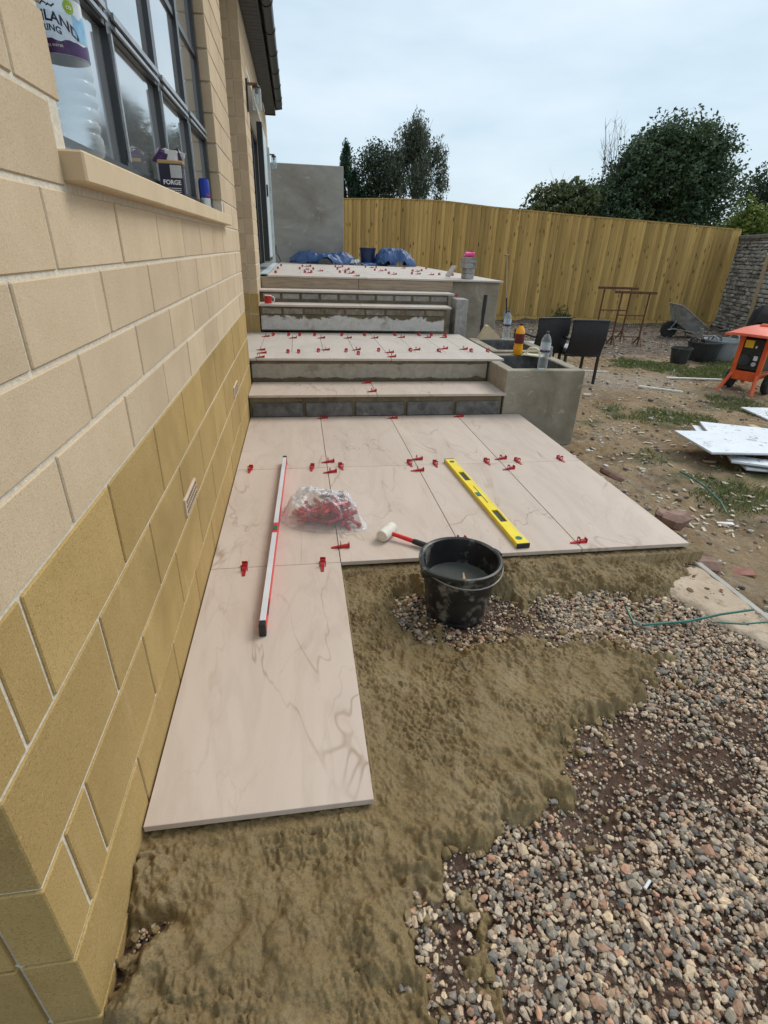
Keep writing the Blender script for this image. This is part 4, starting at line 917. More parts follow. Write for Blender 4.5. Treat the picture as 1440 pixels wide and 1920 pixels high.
# ================================================================== TILE LEVELLING WEDGES
def wedge_proto():
    t = thing('tile_wedge', 'x', 'tile wedge')
    w_ = MB().add([(-.046,-.0065,.0005),(-.046,.0065,.0005),(-.046,.0065,.003),(-.046,-.0065,.003),(.038,-.009,.0005),(.038,.009,.0005),(.038,.009,.017),(.038,-.009,.017)], [(0,1,2,3),(7,6,5,4),(4,5,1,0),(3,2,6,7),(0,3,7,4),(1,5,6,2)])
    w_.box((.0405, 0, .0125), (.005, .026, .024), .0015); w_.build('wedge', MT['red'], t)
    c = MB(); 
    for s_ in (-1, 1): c.box((0, s_*.0125, .014), (.0026, .005, .028), .0006)
    c.box((0, 0, .0255), (.0034, .031, .007), .001); c.box((0, 0, .031), (.0028, .016, .006), .001); c.build('clip', MT['red'], t); return t
WP = wedge_proto(); wused = [False]
def wedge(u, v, z, along_y, label, group, sc=1.0):
    global WP
    if wused[0]: o = copy_tree(WP)
    else: o = WP; wused[0] = True
    p = on(u, v, z=z+.008); o.location = (p.x, p.y, z); o.rotation_euler = (0, 0, (math.pi/2 if along_y else 0)+random.uniform(-.14, .14)+(0.12 if not along_y else 0))
    o['label'] = label; o['group'] = group; o.scale = (sc, sc, sc); return o
GA = 'red levelling wedges on the lower patio'
ORD = ['first','second','third','fourth','fifth','sixth','seventh','eighth','ninth','tenth','eleventh','twelfth','thirteenth','fourteenth','fifteenth','sixteenth','seventeenth','eighteenth','nineteenth','twentieth','twenty-first','twenty-second','twenty-third','twenty-fourth','twenty-fifth']
def wrow(pts, z, ay, base, group):
    for i, q in enumerate(sorted(pts, key=lambda q: on(q[0], q[1], z=z).x)): wedge(q[0], q[1], z, ay, base+', '+ORD[i]+' from the house wall', group)
wrow([(605,783),(736,783),(860,780)], 0, False, 'red levelling wedge across a joint at the bottom riser', GA)
wrow([(615,865),(781,860),(939,859)], 0, False, 'red levelling wedge on the riser side of a tile crossing', GA)
wrow([(619,884),(783,881),(954,878)], 0, False, 'red levelling wedge on the mortar side of a tile crossing', GA)
wrow([(639,1024),(859,1012),(1085,1015)], 0, False, 'red levelling wedge across a joint at the mortar edge', GA)
wrow([(469,880),(585,877),(640,875),(769,869),(817,870),(914,866),(972,865),(1052,861)], 0, True, 'red levelling wedge end-on in the cross joint mid patio', GA)
wrow([(458,1067),(605,1059)], 0, True, 'red levelling wedge in the cross joint by the mortar corner', GA)
for q, wh in (((687,717), 'riser'), ((697,733), 'nosing')): wedge(q[0], q[1], .19, False, 'red levelling wedge on the lowest tread joint, on its '+wh+' side', 'red wedges on the lowest tread')
wrow([(498,630),(549,633),(602,633),(652,633),(702,633),(752,632),(801,632),(831,632)], .40, False, 'red wedge across a landing joint below the upper riser', 'red wedges on the middle landing')
wrow([(489,655),(491,661),(487,669),(610,655),(668,655),(730,660),(734,668),(780,655),(832,653),(869,654)], .40, False, 'red wedge across a joint near the landing nosing', 'red wedges on the middle landing')
wrow([(512,628),(541,628),(562,628),(590,628),(641,628),(684,628),(741,628),(786,628),(809,628),(835,628)], .40, True, 'red wedge end-on in the rear landing cross joint', 'red wedges on the middle landing')
wrow([(540,660),(560,660),(597,658),(649,658),(672,663),(710,657),(770,657),(824,658),(884,658),(915,658)], .40, True, 'red wedge end-on in the front landing cross joint', 'red wedges on the middle landing')
TZ = .975
def T6(a, b): return 540+a/3.43, 420+b/3.43
ends = [(75,287),(145,272),(92,272),(162,290),(108,310),(150,310),(318,290),(350,275),(305,275),(392,292),(333,310),(368,312),(422,313),(498,278),(567,281),(558,297),(630,298),(650,318),(803,302),(860,300),(797,320),(975,325),(1060,330),(890,288)]
sids = [(120,271),(118,290),(130,312),(207,300),(325,277),(368,295),(395,315),(438,332),(535,280),(595,300),(680,322),(740,283),(830,303),(835,320),(920,325),(1040,302)]
wrow([T6(a, b) for a, b in ends], TZ, True, 'end-on red wedge on the upper terrace', 'red wedges on the upper terrace')
wrow([T6(a, b) for a, b in sids], TZ, False, 'crosswise red wedge on the upper terrace', 'red wedges on the upper terrace')
for (u, v), wh in (((527,498), 'farthest from the steps'), ((521,503), 'the middle one of three'), ((517,511), 'closest to the steps')): wedge(u, v, TZ, True, 'red wedge beside the door threshold film, '+wh, 'red wedges by the threshold')
wedge(857, 555, .79, True, 'red wedge standing on the short concrete block pillar', 'red wedge on pillar')

# ================================================================== TOOLS ON THE PATIO
def frame_between(p, q):
    d = q-p; return math.atan2(d.y, d.x), d.length
p0 = Vector((.262, .705, 0)); p1 = Vector((.312, 2.427, 0)); an, L = frame_between(p0, p1)
t = thing('spirit_level', 'long silver and red box level lying next to the bag of wedges', 'level', (p0.x, p0.y, 0), an)
b_ = MB().box((L/2, 0, .027), (L-.03, .023, .052), .0015).build('body', MT['redpaint'], t)
for a, b in ((.015, L*.40), (L*.46, L-.015)): MB().box(((a+b)/2, 0, .0535), (b-a, .0225, .003), .0008).build('top_strip', MT['silver'], b_)
MB().box((L*.43, 0, .0536), (.05, .0225, .002)).build('vial', MT['greencable'], b_)
MB().box((.0, 0, .0275), (.030, .026, .057), .003).build('end_cap', MT['blackplastic'], t); MB().box((L, 0, .0275), (.030, .026, .057), .003).build('end_cap', MT['blackplastic'], t)
MB().box((.13, -.0118, .028), (.09, .003, .020), .001).build('grip_slot', MT['blackplastic'], b_)
p0 = Vector((1.497, 1.222, 0)); p1 = Vector((1.430, 2.382, 0)); an, L = frame_between(p0, p1)
t = thing('spirit_level', 'yellow box level with black grip holes lying on its side on the tiles', 'level', (p0.x, p0.y, 0), an); wv = .066
# body with two real openings and three vial windows
def level_body():
    m = MB(); cuts = [(.20*L, .32*L), (.68*L, .80*L)]; xs_ = [0]+[c for k in cuts for c in k]+[L]
    for i in range(0, 6, 2): m.box(((xs_[i]+xs_[i+1])/2, 0, .0125), (xs_[i+1]-xs_[i], wv, .025), .0015)
    for a, b in cuts:
        for s_ in (-1, 1): m.box(((a+b)/2, s_*.0255, .0125), (b-a+.002, .015, .0248), .001)
    return m.build('body', MT['yellow'], t)
b_ = level_body()
for a in (.20*L, .68*L): MB().box((a+.06*L, 0, .0085), (.118*L, .0355, .017), .002).build('grip', MT['blackplastic'], b_)
for a in (.045*L, .955*L): MB().lathe([(.0001,.0265),(.017,.0265),(.017,.0235),(.0001,.0235)], 18, (a, 0, 0)).build('end_vial', MT['greencable'], b_, 40)
MB().box((.5*L, .012, .0245), (.055, .030, .004), .001).build('centre_vial', MT['greencable'], b_)
MB().box((.5*L, 0, .0256), (.20*L, .004, .0012)).build('stripe', MT['blackplastic'], b_); MB().box((.5*L, -.026, .0256), (.9*L, .003, .0012)).build('stripe', MT['cream'], b_)
MB().box((-.004, 0, .0125), (.010, wv+.002, .027), .002).build('end_cap', MT['blackplastic'], t); MB().box((L+.004, 0, .0125), (.010, wv+.002, .027), .002).build('end_cap', MT['blackplastic'], t)
# mallet
h0 = Vector((.838, 1.385, .032)); h1 = Vector((1.075, 1.205, .018)); ax = (h1-h0).normalized(); pr = Vector((-ax.y, ax.x, 0)).normalized()
t = thing('mallet', 'white headed rubber mallet with red and black handle behind the bucket', 'mallet', (h0.x, h0.y, 0))
hm = MB(); c0 = Vector((0,0,.033)); hm.tube([c0-pr*.058, c0-pr*.056, c0-pr*.03, c0+pr*.03, c0+pr*.056, c0+pr*.058], [.024,.030,.033,.033,.030,.024], 22); hm.build('head', MT['whiterubber'], t, 45)
d = h1-h0; q = lambda k: Vector((0,0,.033))+Vector((d.x, d.y, -.018))*k
MB().tube([q(.08), q(.50)], [.0105,.0115], 12).build('shaft', MT['redpaint'], t, 50); MB().tube([q(.49), q(.55), q(.9), q(1.0)], [.0125,.0145,.0155,.013], 14).build('grip', MT['blackplastic'], t, 50)
# bag of wedges
t = thing('wedge_bag', 'crumpled clear plastic bag half full of red wedges', 'bag', (.515, 1.655, 0))
rb = random.Random(4); pile = MB(); wv_, wf_ = [], []
wm = MB().add([(-.045,-.007,-.005),(-.045,.007,-.005),(-.045,.007,-.002),(-.045,-.007,-.002),(.04,-.010,-.006),(.04,.010,-.006),(.04,.010,.012),(.04,-.010,.012)], [(0,1,2,3),(7,6,5,4),(4,5,1,0),(3,2,6,7),(0,3,7,4),(1,5,6,2)])
bp = [(-.215,-.03),(-.14,-.14),(0,-.20),(.14,-.205),(.225,-.18),(.235,-.13),(.19,.02),(.13,.14),(.06,.19),(-.02,.20),(-.06,.255),(-.13,.29),(-.14,.19),(-.195,.14),(-.21,.05)]
for k in range(260):
    x = rb.uniform(-.18, .22); y = rb.uniform(-.19, .10); ee = float(sdist(np.array([x]), np.array([y]), bp)[0]); w_ = math.exp(-(((x-.07)/.16)**2+((y+.07)/.12)**2))
    if ee < .060 or rb.random() > w_*1.3+.04: continue
    z = .010+rb.random()*(.030+.075*w_)*min(1, (ee-.03)/.05)
    Rm = Matrix.Rotation(rb.uniform(0, 6.28), 3, 'Z') @ Matrix.Rotation(rb.uniform(-.35, .35), 3, 'Y') @ Matrix.Rotation(rb.uniform(0, 6.28), 3, 'X'); pile.add([Rm @ Vector(p)+Vector((x, y, z)) for p in wm.v], wm.f)
stuff(pile.build('wedges', MT['red'], t))
xs_ = np.linspace(-.235, .245, 96); ys_ = np.linspace(-.215, .31, 96); X, Y = np.meshgrid(xs_, ys_)
bp = [(-.215,-.03),(-.14,-.14),(0,-.20),(.14,-.205),(.225,-.18),(.235,-.13),(.19,.02),(.13,.14),(.06,.19),(-.02,.20),(-.06,.255),(-.13,.29),(-.14,.19),(-.195,.14),(-.21,.05)]
e = sdist(X, Y, bp)+(fbm(X, Y, 24, 3, 3)-.5)*.02; full = np.exp(-(((X-.07)/.15)**2+((Y+.07)/.12)**2)); 
rid = 1-np.abs(2*fbm(X+.35*Y, Y-.2*X, 13, 7, 4)-1); rid2 = 1-np.abs(2*fbm(X-.5*Y, Y+.5*X, 30, 17, 3)-1)
Hb = sstep(0, .060, e)*(.060+.105*full+.045*np.exp(-(((X+.06)/.07)**2+((Y-.08)/.13)**2)))+ (rid-.7)*.055*sstep(.005, .06, e)+(rid2-.7)*.016*sstep(0, .03, e)+.003
nx = len(xs_); ii = (np.arange(95)[:, None]*nx+np.arange(95)[None, :]); kk = (e > 0)[:-1, :-1]; ii = ii[kk]; F = np.stack([ii, ii+1, ii+nx+1, ii+nx], 1); u_, inv = np.unique(F, return_inverse=True)
bag_m = np_mesh('film', np.stack([X.ravel(), Y.ravel(), np.maximum(Hb, .003).ravel()], 1)[u_], inv.reshape(F.shape), MT['polybag'], True); film = link('film', bag_m, t)
kk = ((e > .02) & (X > -.02-.0*Y) & (np.abs((X-.085)*.62+(Y-.10)*.78) < .048) & (X < .165) & (X > -.005))[:-1, :-1]
ii = (np.arange(95)[:, None]*nx+np.arange(95)[None, :])[kk]; F = np.stack([ii, ii+1, ii+nx+1, ii+nx], 1); u_, inv = np.unique(F, return_inverse=True)
pan = link('printed_panel', np_mesh('printed_panel', np.stack([X.ravel(), Y.ravel(), np.maximum(Hb, .003).ravel()+.0025], 1)[u_], inv.reshape(F.shape), MT['label_white'], True), t)
def Hat(x, y):
    i = int(round((x-xs_[0])/(xs_[1]-xs_[0]))); j = int(round((y-ys_[0])/(ys_[1]-ys_[0]))); return float(max(Hb[min(max(j,0),95), min(max(i,0),95)], .003))
pm = MB()
for r in range(7):
    for k in range(rb.randint(3, 6)):
        a = .04+r*.014; x = .03+r*.016+k*.0085-.01; y = .165-r*.018-k*.010
        pm.box((x, y, Hat(x, y)+.0065), (.0065, .003, .0008), 0, Matrix.Rotation(-.8, 3, 'Z'))
pm.build('print', MT['ink'], pan)
# ------------------------------------------------------------------ bucket
bx, by, bz = 1.068, .895, -.108
t = thing('bucket', 'black builders bucket half full of murky water standing in the mortar', 'bucket', (bx, by, bz), R_(0))
lip = lambda a, z: (.10*math.exp(-((((a-R_(205)+math.pi) % (2*math.pi))-math.pi)/.30)**2) if z > .235 else .04*math.exp(-((((a-R_(205)+math.pi) % (2*math.pi))-math.pi)/.30)**2)*(z/.235)**4)
MB().lathe([(.0001,.004),(.118,.004),(.124,.0),(.128,.006),(.1285,.022),(.126,.026),(.1265,.03),(.160,.262),(.172,.264),(.175,.272),(.172,.281),(.163,.283),(.156,.278),(.153,.262),(.122,.034),(.0001,.03)], 56, wob=lip).build('shell', MT['bucket'], t, 40)
MB().lathe([(.0001,.168),(.1405,.168),(.1405,.166),(.0001,.166)], 40).build('water', MT['water'], t, 30)
hd = []
for k in range(15):
    a = R_(-30)+math.pi*1.0*k/14; 
hp = [(.176*math.cos(R_(20)+s_), .176*math.sin(R_(20)+s_)) for s_ in np.linspace(0, -math.pi*.98, 17)]
MB().tube([(x, y, .267-.030*math.sin(i/16*math.pi)) for i, (x, y) in enumerate(hp)], .0032, 8).build('handle', MT['galv'], t, 60)
MB().tube([(.182*math.cos(R_(a)), .182*math.sin(R_(a)), .262) for a in (8, 15, 22)], [.012, .014, .012], 10).build('ear', MT['blackplastic'], t, 50); MB().box((-.165, -.06, .255), (.03, .04, .03), .004).build('ear', MT['blackplastic'], t)
MB().tube([(.0, -.05, .172), (.02, -.02, .171), (.035, .045, .169)], [.006, .009, .004], 8).build('trowel_tip', MT['timber'], t, 50)

# ================================================================== ON THE WINDOW SILL
def text_mesh(txt, size, m, depth=.0004, bold=0.0):
    cu = bpy.data.curves.new('t', 'FONT'); cu.body = txt; cu.size = size; cu.extrude = depth/2; cu.align_x = 'CENTER'; cu.align_y = 'CENTER'; cu.offset = bold; cu.resolution_u = 3
    o = bpy.data.objects.new('t', cu); C.objects.link(o); dg = bpy.context.evaluated_depsgraph_get(); me = bpy.data.meshes.new_from_object(o.evaluated_get(dg)); bpy.data.objects.remove(o); me.materials.clear(); me.materials.append(m); return me
def wrap(me, r, ang, z0, arc=0.0):
    for v in me.vertices:
        x, y, d_ = v.co; y = y+arc*x*x; a = ang+x/r; v.co = (math.cos(a)*(r+d_), math.sin(a)*(r+d_), z0+y)
    me.update(); return me
def bottle(loc, rz, label, s=1.0, big=False, group=None):
    t = thing('water_bottle', label, 'bottle', loc, rz, group); r = .047*s
    prof = [(.0001,.010),(.020,.004),(.032,.0),(.042,.003),(.0465,.012)]; z = .012
    rib = [(.030,.0475),(.034,.0455),(.040,.0472)]
    for k in range(5): zz = .034+k*.022; prof += [(.0470, zz), (.0428, zz+.008), (.0470, zz+.016)]
    prof += [(.0475,.150),(.0455,.156),(.0462,.160),(.0462,.252),(.0475,.256),(.0465,.262),(.041,.285),(.028,.310),(.0165,.322),(.0135,.330),(.0135,.345),(.0001,.345)]
    seg = 40 if big else 20
    cr_ = (lambda a, z: .05*math.sin(2*a+z*21)*math.sin(z*38)*(1 if z < .15 else .35)) if big else None
    b = MB().lathe([(x*s, z_*s) for x, z_ in prof], seg, wob=cr_).build('shell', MT['pet'], t, 50)
    MB().lathe([(.0149*s,.331*s),(.0149*s,.349*s),(.013*s,.351*s),(.0001,.351*s)], 20).build('cap', MT['label_purple'], t, 50)
    # wrap-round label
    def band(z0, z1, a0, a1, m, off, name, par, wav=0.0):
        n = 40; V = []; F = []
        for i in range(n+1):
            a = a0+(a1-a0)*i/n; zt_ = z1+wav*(math.sin(a*7)+.6*math.sin(a*13+1))
            for z_, in ((z0,), (zt_,)): V.append((math.cos(a)*(.0466*s+off), math.sin(a)*(.0466*s+off), z_*s))
        for i in range(n): F.append((2*i, 2*i+2, 2*i+3, 2*i+1))
        m_ = MB(); m_.add(V, F); return m_.build(name, m, par, 60)
    lb = band(.162, .250, 0, 2*math.pi, MT['label_film'], .0006, 'label', b)
    band(.163, .184, 0, 2*math.pi, MT['label_purple'], .0012, 'purple_band', b, .0018); band(.188, .226, R_(25), R_(105), MT['label_blue'], .0010, 'blue_patch', b, .003)
    if big:
        link('lettering', wrap(text_mesh('HIGHLAND', .0215, MT['ink'], bold=.0006), .0475*s, R_(-32), .2175*s, -9.0), b); link('lettering', wrap(text_mesh('SPRING', .0140, MT['ink'], bold=.0004), .0475*s, R_(-32), .2005*s, -9.0), b)
        link('lettering', wrap(text_mesh('STILL WATER', .0055, MT['whiteink']), .0481*s, R_(-26), .1745*s), b)
        gb = MB(); n = 20
        link('badge', wrap_disc(.0105, MT['green'], .0476*s, R_(20), .236*s), b); link('badge_mark', wrap(text_mesh('co', .0110, MT['cream'], bold=.0002), .0481*s, R_(20), .236*s), b)
        sprig = MB()
        for k in range(6):
            a = R_(-40+k*5.5); z_ = .2345+.0022*math.sin(k*1.2); sprig.box((math.cos(a)*.0480*s, math.sin(a)*.0480*s, z_*s), (.0008, .0058, .0022), 0, Matrix.Rotation(a, 3, 'Z') @ Matrix.Rotation(.6 if k % 2 else -.5, 3, 'X'))
        sprig.build('sprig', MT['ink'], b)
    return t
def wrap_disc(rad, m, r, ang, z0):
    V = [(0,0,0)]+[(math.cos(a)*rad, math.sin(a)*rad, 0) for a in np.linspace(0, 2*math.pi, 25)[:-1]]; me = MB().add(V, [(0, i, i % 24+1) for i in range(1, 25)]).mesh('badge', m); return wrap(me, r, ang, z0)
bottle((-.002, .545, 1.461), R_(-62), 'large crumpled water bottle standing on the near end of the window sill', 1.0, True)
# open box of sachets
bc = on(318, 347, z=1.461); bc.x = -.004
t = thing('snack_box', 'dark torn carton stuffed with crumpled wrappers on the window sill', 'box', (-.004, 1.52, 1.461), R_(4))
MB().box((0, 0, .050), (.082, .055, .100), .002).build('carton', MT['darkcard'], t); MB().box((.001, 0, .104), (.090, .060, .012), .003).build('torn_rim', MT['cardboard'], t)
for k in range(6):
    m = MB().box((0,0,0), (.036, .010, .046), .003, Matrix.Rotation(random.uniform(-.5,.5), 3, 'Y')); m.v = [(a+random.uniform(-.008,.008), b+random.uniform(-.006,.006), c+random.uniform(-.006,.006)) for a, b, c in m.v]
    m.build('wrapper', MT['paper'] if k % 2 else MT['label_purple'], t, 0, (-.03+k*.012, -.018+(k % 3)*.016, .118))
mt_ = text_mesh('FORGE', .020, MT['whiteink'], bold=.0006); o = link('lettering', mt_, t, (0, -.0280, .040)); o.rotation_euler = (R_(90), 0, 0)
for k in range(3): MB().box((.004*k, -.0280, .022-k*.006), (.060-.010*k, .001, .0018)).build('print_line', MT['whiteink'], t)
MB().box((.018, -.0282, .075), (.040, .0012, .040)).build('clear_window', MT['cansilver'], t)
mw = MB()
for k in range(7): mw.box((random.uniform(-.008,.008)+.0, -.075+k*.008, .055+random.uniform(-.02,.02)), (.004, .02, .08), 0, Matrix.Rotation(random.uniform(-.5,.5), 3, 'Z'))
pbx = MB().box((0, .075, .035), (.05, .055, .07), .012); pbx.v = [(a+random.uniform(-.008,.008), b+random.uniform(-.008,.008), max(0, c+random.uniform(-.006,.006))) for a, b, c in pbx.v]; pbx.build('clear_wrapper', MT['polybag'], t)
t = thing('drink_can', 'slim blue and silver drink can on the far end of the sill', 'can', (-.012, 2.36, 1.461), R_(-35))
MB().lathe([(.0001,.003),(.021,.0),(.0262,.006),(.0265,.048)], 28).build('lower_body', MT['cansilver'], t, 40); MB().lathe([(.0266,.048),(.0266,.122),(.022,.132),(.0225,.134),(.020,.133),(.0001,.130)], 28).build('upper_body', MT['canblue'], t, 40)
link('lettering', wrap(text_mesh('Red Bull', .013, MT['redglaze'], bold=.0006), .0270, R_(20), .062), t)

# ================================================================== WALL LAMPS
def lamp(loc, label, s=1.0):
    t = thing('wall_lamp', label, 'lamp', loc)
    MB().box((.010, 0, 0), (.020, .055, .27), .003).build('back_plate', MT['blackmetal'], t); MB().box((.070, 0, .095), (.105, .030, .022), .003).build('arm', MT['brass'], t)
    MB().lathe([(.0001,.088),(.030,.086),(.042,.074),(.042,.060),(.030,.056),(.016,.052),(.016,.02),(.0001,.02)], 20, (.105, 0, 0)).build('cap', MT['blackmetal'], t, 40)
    MB().lathe([(.046,.058),(.047,-.115),(.044,-.118),(.043,.058)], 24, (.105, 0, 0)).build('glass_shade', MT['pet'], t, 50)
    MB().lathe([(.0001,.02),(.012,.015),(.016,-.03),(.010,-.065),(.0001,-.07)], 14, (.105, 0, 0)).build('bulb', MT['ceramic'], t, 50); return t
lamp((0, 5.955, 2.66), 'black wall lamp with clear glass cylinder left of the terrace doorway'); lamp((0, 10.66, 2.66), 'black wall lamp at the far corner of the house by the rendered wall')
t = thing('socket_box', 'small grey weatherproof socket box low on the far corner of the house', 'socket', (.004, 10.80, 1.12)); MB().box((.03, 0, .09), (.06, .10, .16), .006).build('box', simple('grey_pvc', (.10,.105,.11), (.14,.145,.15), 10, .5), t); MB().tube([(.05,0,.02),(.09,-.02,-.02),(.12,.0,-.10),(.10,.05,-.13)], .008, 6).build('cable', MT['blackplastic'], t)

# ================================================================== STEP AND TERRACE THINGS
mp_ = on(504, 571, z=.703); t = thing('mug', 'red and white mug with a handle on the upper step tread', 'mug', (.105, 5.60, .703), R_(-20))
MB().lathe([(.0001,.004),(.036,.0),(.040,.004),(.041,.090),(.038,.092),(.036,.088),(.035,.01),(.0001,.008)], 26).build('body', MT['ceramic'], t, 40)
MB().lathe([(.0418,.008),(.0422,.084)], 26).build('red_band', MT['redglaze'], t, 40)
MB().tube([(.040,0,.075),(.062,0,.078),(.074,0,.062),(.074,0,.035),(.060,0,.020),(.040,0,.022)], .006, 8).build('handle', MT['ceramic'], t, 60)
# tarpaulins and bucket at the back of the terrace
def heap(name, label, cx, cy, z0, sx, sy, h, m, seed, rot=0.0, parts=1):
    t = thing(name, label, 'tarpaulin', (cx, cy, z0), rot); n1_, n2_ = 90, 46
    X, Y = np.meshgrid(np.linspace(-1, 1, n1_), np.linspace(-1, 1, n2_)); rr_ = np.hypot(X*(1+.12*np.sin(Y*5+seed)), Y*(1+.15*np.sin(X*7+seed))); e = 1-rr_**2.4+(fbm(X*1.4, Y, 2.2, seed, 4)-.5)*.22
    f1 = 1-np.abs(2*fbm(X*2.2+Y*.9, Y*1.6, 1.7, seed+3, 4)-1); f2 = 1-np.abs(2*fbm(X*4+Y*2, Y*3-X, 1.8, seed+5, 3)-1)
    ec = np.clip(e*1.6, 0, 1); H = ec**.6*(.62+.5*(fbm(X, Y*.6, 1.6, seed+9, 3)-.3))*h+(f1-.8)*h*.42*ec+(f2-.75)*h*.16*ec
    V = np.stack([X.ravel()*sx, Y.ravel()*sy, np.maximum(H, .006).ravel()], 1); ii = (np.arange(n2_-1)[:, None]*n1_+np.arange(n1_-1)[None, :]); kk = (e > -.02)[:-1, :-1]; ii = ii[kk]; F = np.stack([ii, ii+1, ii+n1_+1, ii+n1_], 1); u_, inv = np.unique(F, return_inverse=True)
    link('sheet', np_mesh('sheet', V[u_], inv.reshape(F.shape), m, True), t); return t
heap('tarpaulin', 'long blue tarpaulin rolled up along the foot of the grey rendered wall', .98, 11.0, .976, .68, .28, .25, MT['tarp'], 23); 
t2 = heap('tarpaulin', 'bunched blue tarpaulin heaped beside the navy bucket against the fence', 2.46, 11.0, .976, .46, .30, .36, MT['tarp'], 27)
heap('tarpaulin', 'flat blue tarpaulin edge spread between the two blue heaps', 1.75, 10.98, .976, .55, .20, .07, MT['tarp'], 31)
t = thing('bucket', 'navy blue plastic bucket standing between the blue tarpaulins', 'bucket', (1.90, 11.08, .976))
MB().lathe([(.0001,.005),(.13,.0),(.165,.30),(.175,.302),(.175,.325),(.165,.325),(.158,.30),(.122,.02),(.0001,.015)], 30).build('shell', MT['bluebucket'], t, 40); MB().tube([(.17*math.cos(a), .17*math.sin(a), .31+.0*a) for a in np.linspace(0, math.pi, 12)], .004, 6).build('handle', MT['galv'], t)
rag = heap('rag', 'crumpled white rag beside the navy bucket on the terrace', 1.62, 10.86, .976, .10, .07, .12, MT['bag'], 37); rag['category'] = 'rag'
# block stack with pink line spool
t = thing('block_stack', 'small stack of grey pavers at the terrace corner under a pink spool', 'blocks', (2.665, 6.42, .976), R_(8))
for k, (dx, wx) in enumerate(((.0, .115), (.005, .12), (0, .165), (.0, .165))): MB().box((dx, 0, .033+k*.064), (wx, .15, .062), .004).build('paver', MT['greyblock'], t)
t = thing('line_spool', 'bright pink string line spool on top of the paver stack', 'spool', (2.665, 6.42, 1.233)); MB().tube([(-.06,0,.034),(-.05,0,.034),(-.045,0,.034),(.045,0,.034),(.05,0,.034),(.06,0,.034)], [.030,.032,.028,.028,.032,.030], 20).build('string', MT['pink'], t, 40)
MB().tube([(-.066,0,.034),(.066,0,.034)], .009, 10).build('core', MT['whiteink'], t, 40)
tile_of = MB().box((0,0,.075), (.02, .20, .16), .002, Matrix.Rotation(R_(34), 3, 'Y')); tag(tile_of.build('tile_offcut', MT['plank'], None, 0, (2.47, 6.55, .985)), 'pale tile offcut leaning by the paver stack', 'tile offcut')
sp_ = on(823, 494, z=.976); tag(MB().box((0,0,.03), (.16,.10,.06), .012).build('sponge', MT['stick'], None, 30, (sp_.x, sp_.y, .976)), 'yellow sponge on the terrace edge', 'sponge')
# planter bottles, float
bottle((2.572, 3.59, .386), R_(40), 'clear water bottle with purple and blue label on the front planter rim', .92); bt3 = bottle((2.84, 5.24, .396), R_(10), 'clear water bottle on the low planter wall by the grey pier', .90)
p = Vector((2.615, 4.29, .386)); t = thing('drink_bottle', 'large bottle of orange drink with maroon label on the planter rim', 'bottle', p)
MB().lathe([(.0001,.004),(.04,.0),(.047,.01),(.047,.07),(.043,.09),(.047,.11),(.0475,.112)], 28).build('drink', MT['orangedrink'], t, 45); MB().lathe([(.0478,.112),(.0478,.205)], 28).build('label', MT['maroon'], t, 45)
MB().lathe([(.0470,.205),(.046,.222),(.036,.252),(.018,.274),(.0135,.280),(.0135,.292),(.0001,.292)], 28).build('neck', MT['orangedrink'], t, 45); MB().lathe([(.015,.281),(.015,.300),(.0001,.302)], 18).build('cap', MT['blackplastic'], t, 45)
p = Vector((2.70, 4.26, .386)); t = thing('plastering_float', 'cream plastic float with arched handle on the planter rim', 'float', p, R_(-38))
MB().box((.07, 0, .007), (.20, .09, .014), .003).build('plate', MT['cream'], t); MB().tube([(.0,0,.014),(.005,0,.045),(.03,0,.072),(.09,0,.075),(.125,0,.05),(.135,0,.014)], [.012,.012,.013,.013,.012,.012], 10).build('handle', MT['cream'], t, 60)
m = MB().add([(0,0,0),(.26,0,0),(.26,.14,0),(0,.14,0),(.07,.02,.14),(.09,.02,.15),(.09,.12,.15),(.07,.12,.14)], [(0,3,2,1),(4,5,6,7),(0,1,5,4),(1,2,6,5),(2,3,7,6),(3,0,4,7)])
tag(m.build('stone_offcut', MT['sill'], None, 0, (2.52, 5.10+.09, .396)), 'pale triangular stone offcut resting on the low planter wall', 'stone')

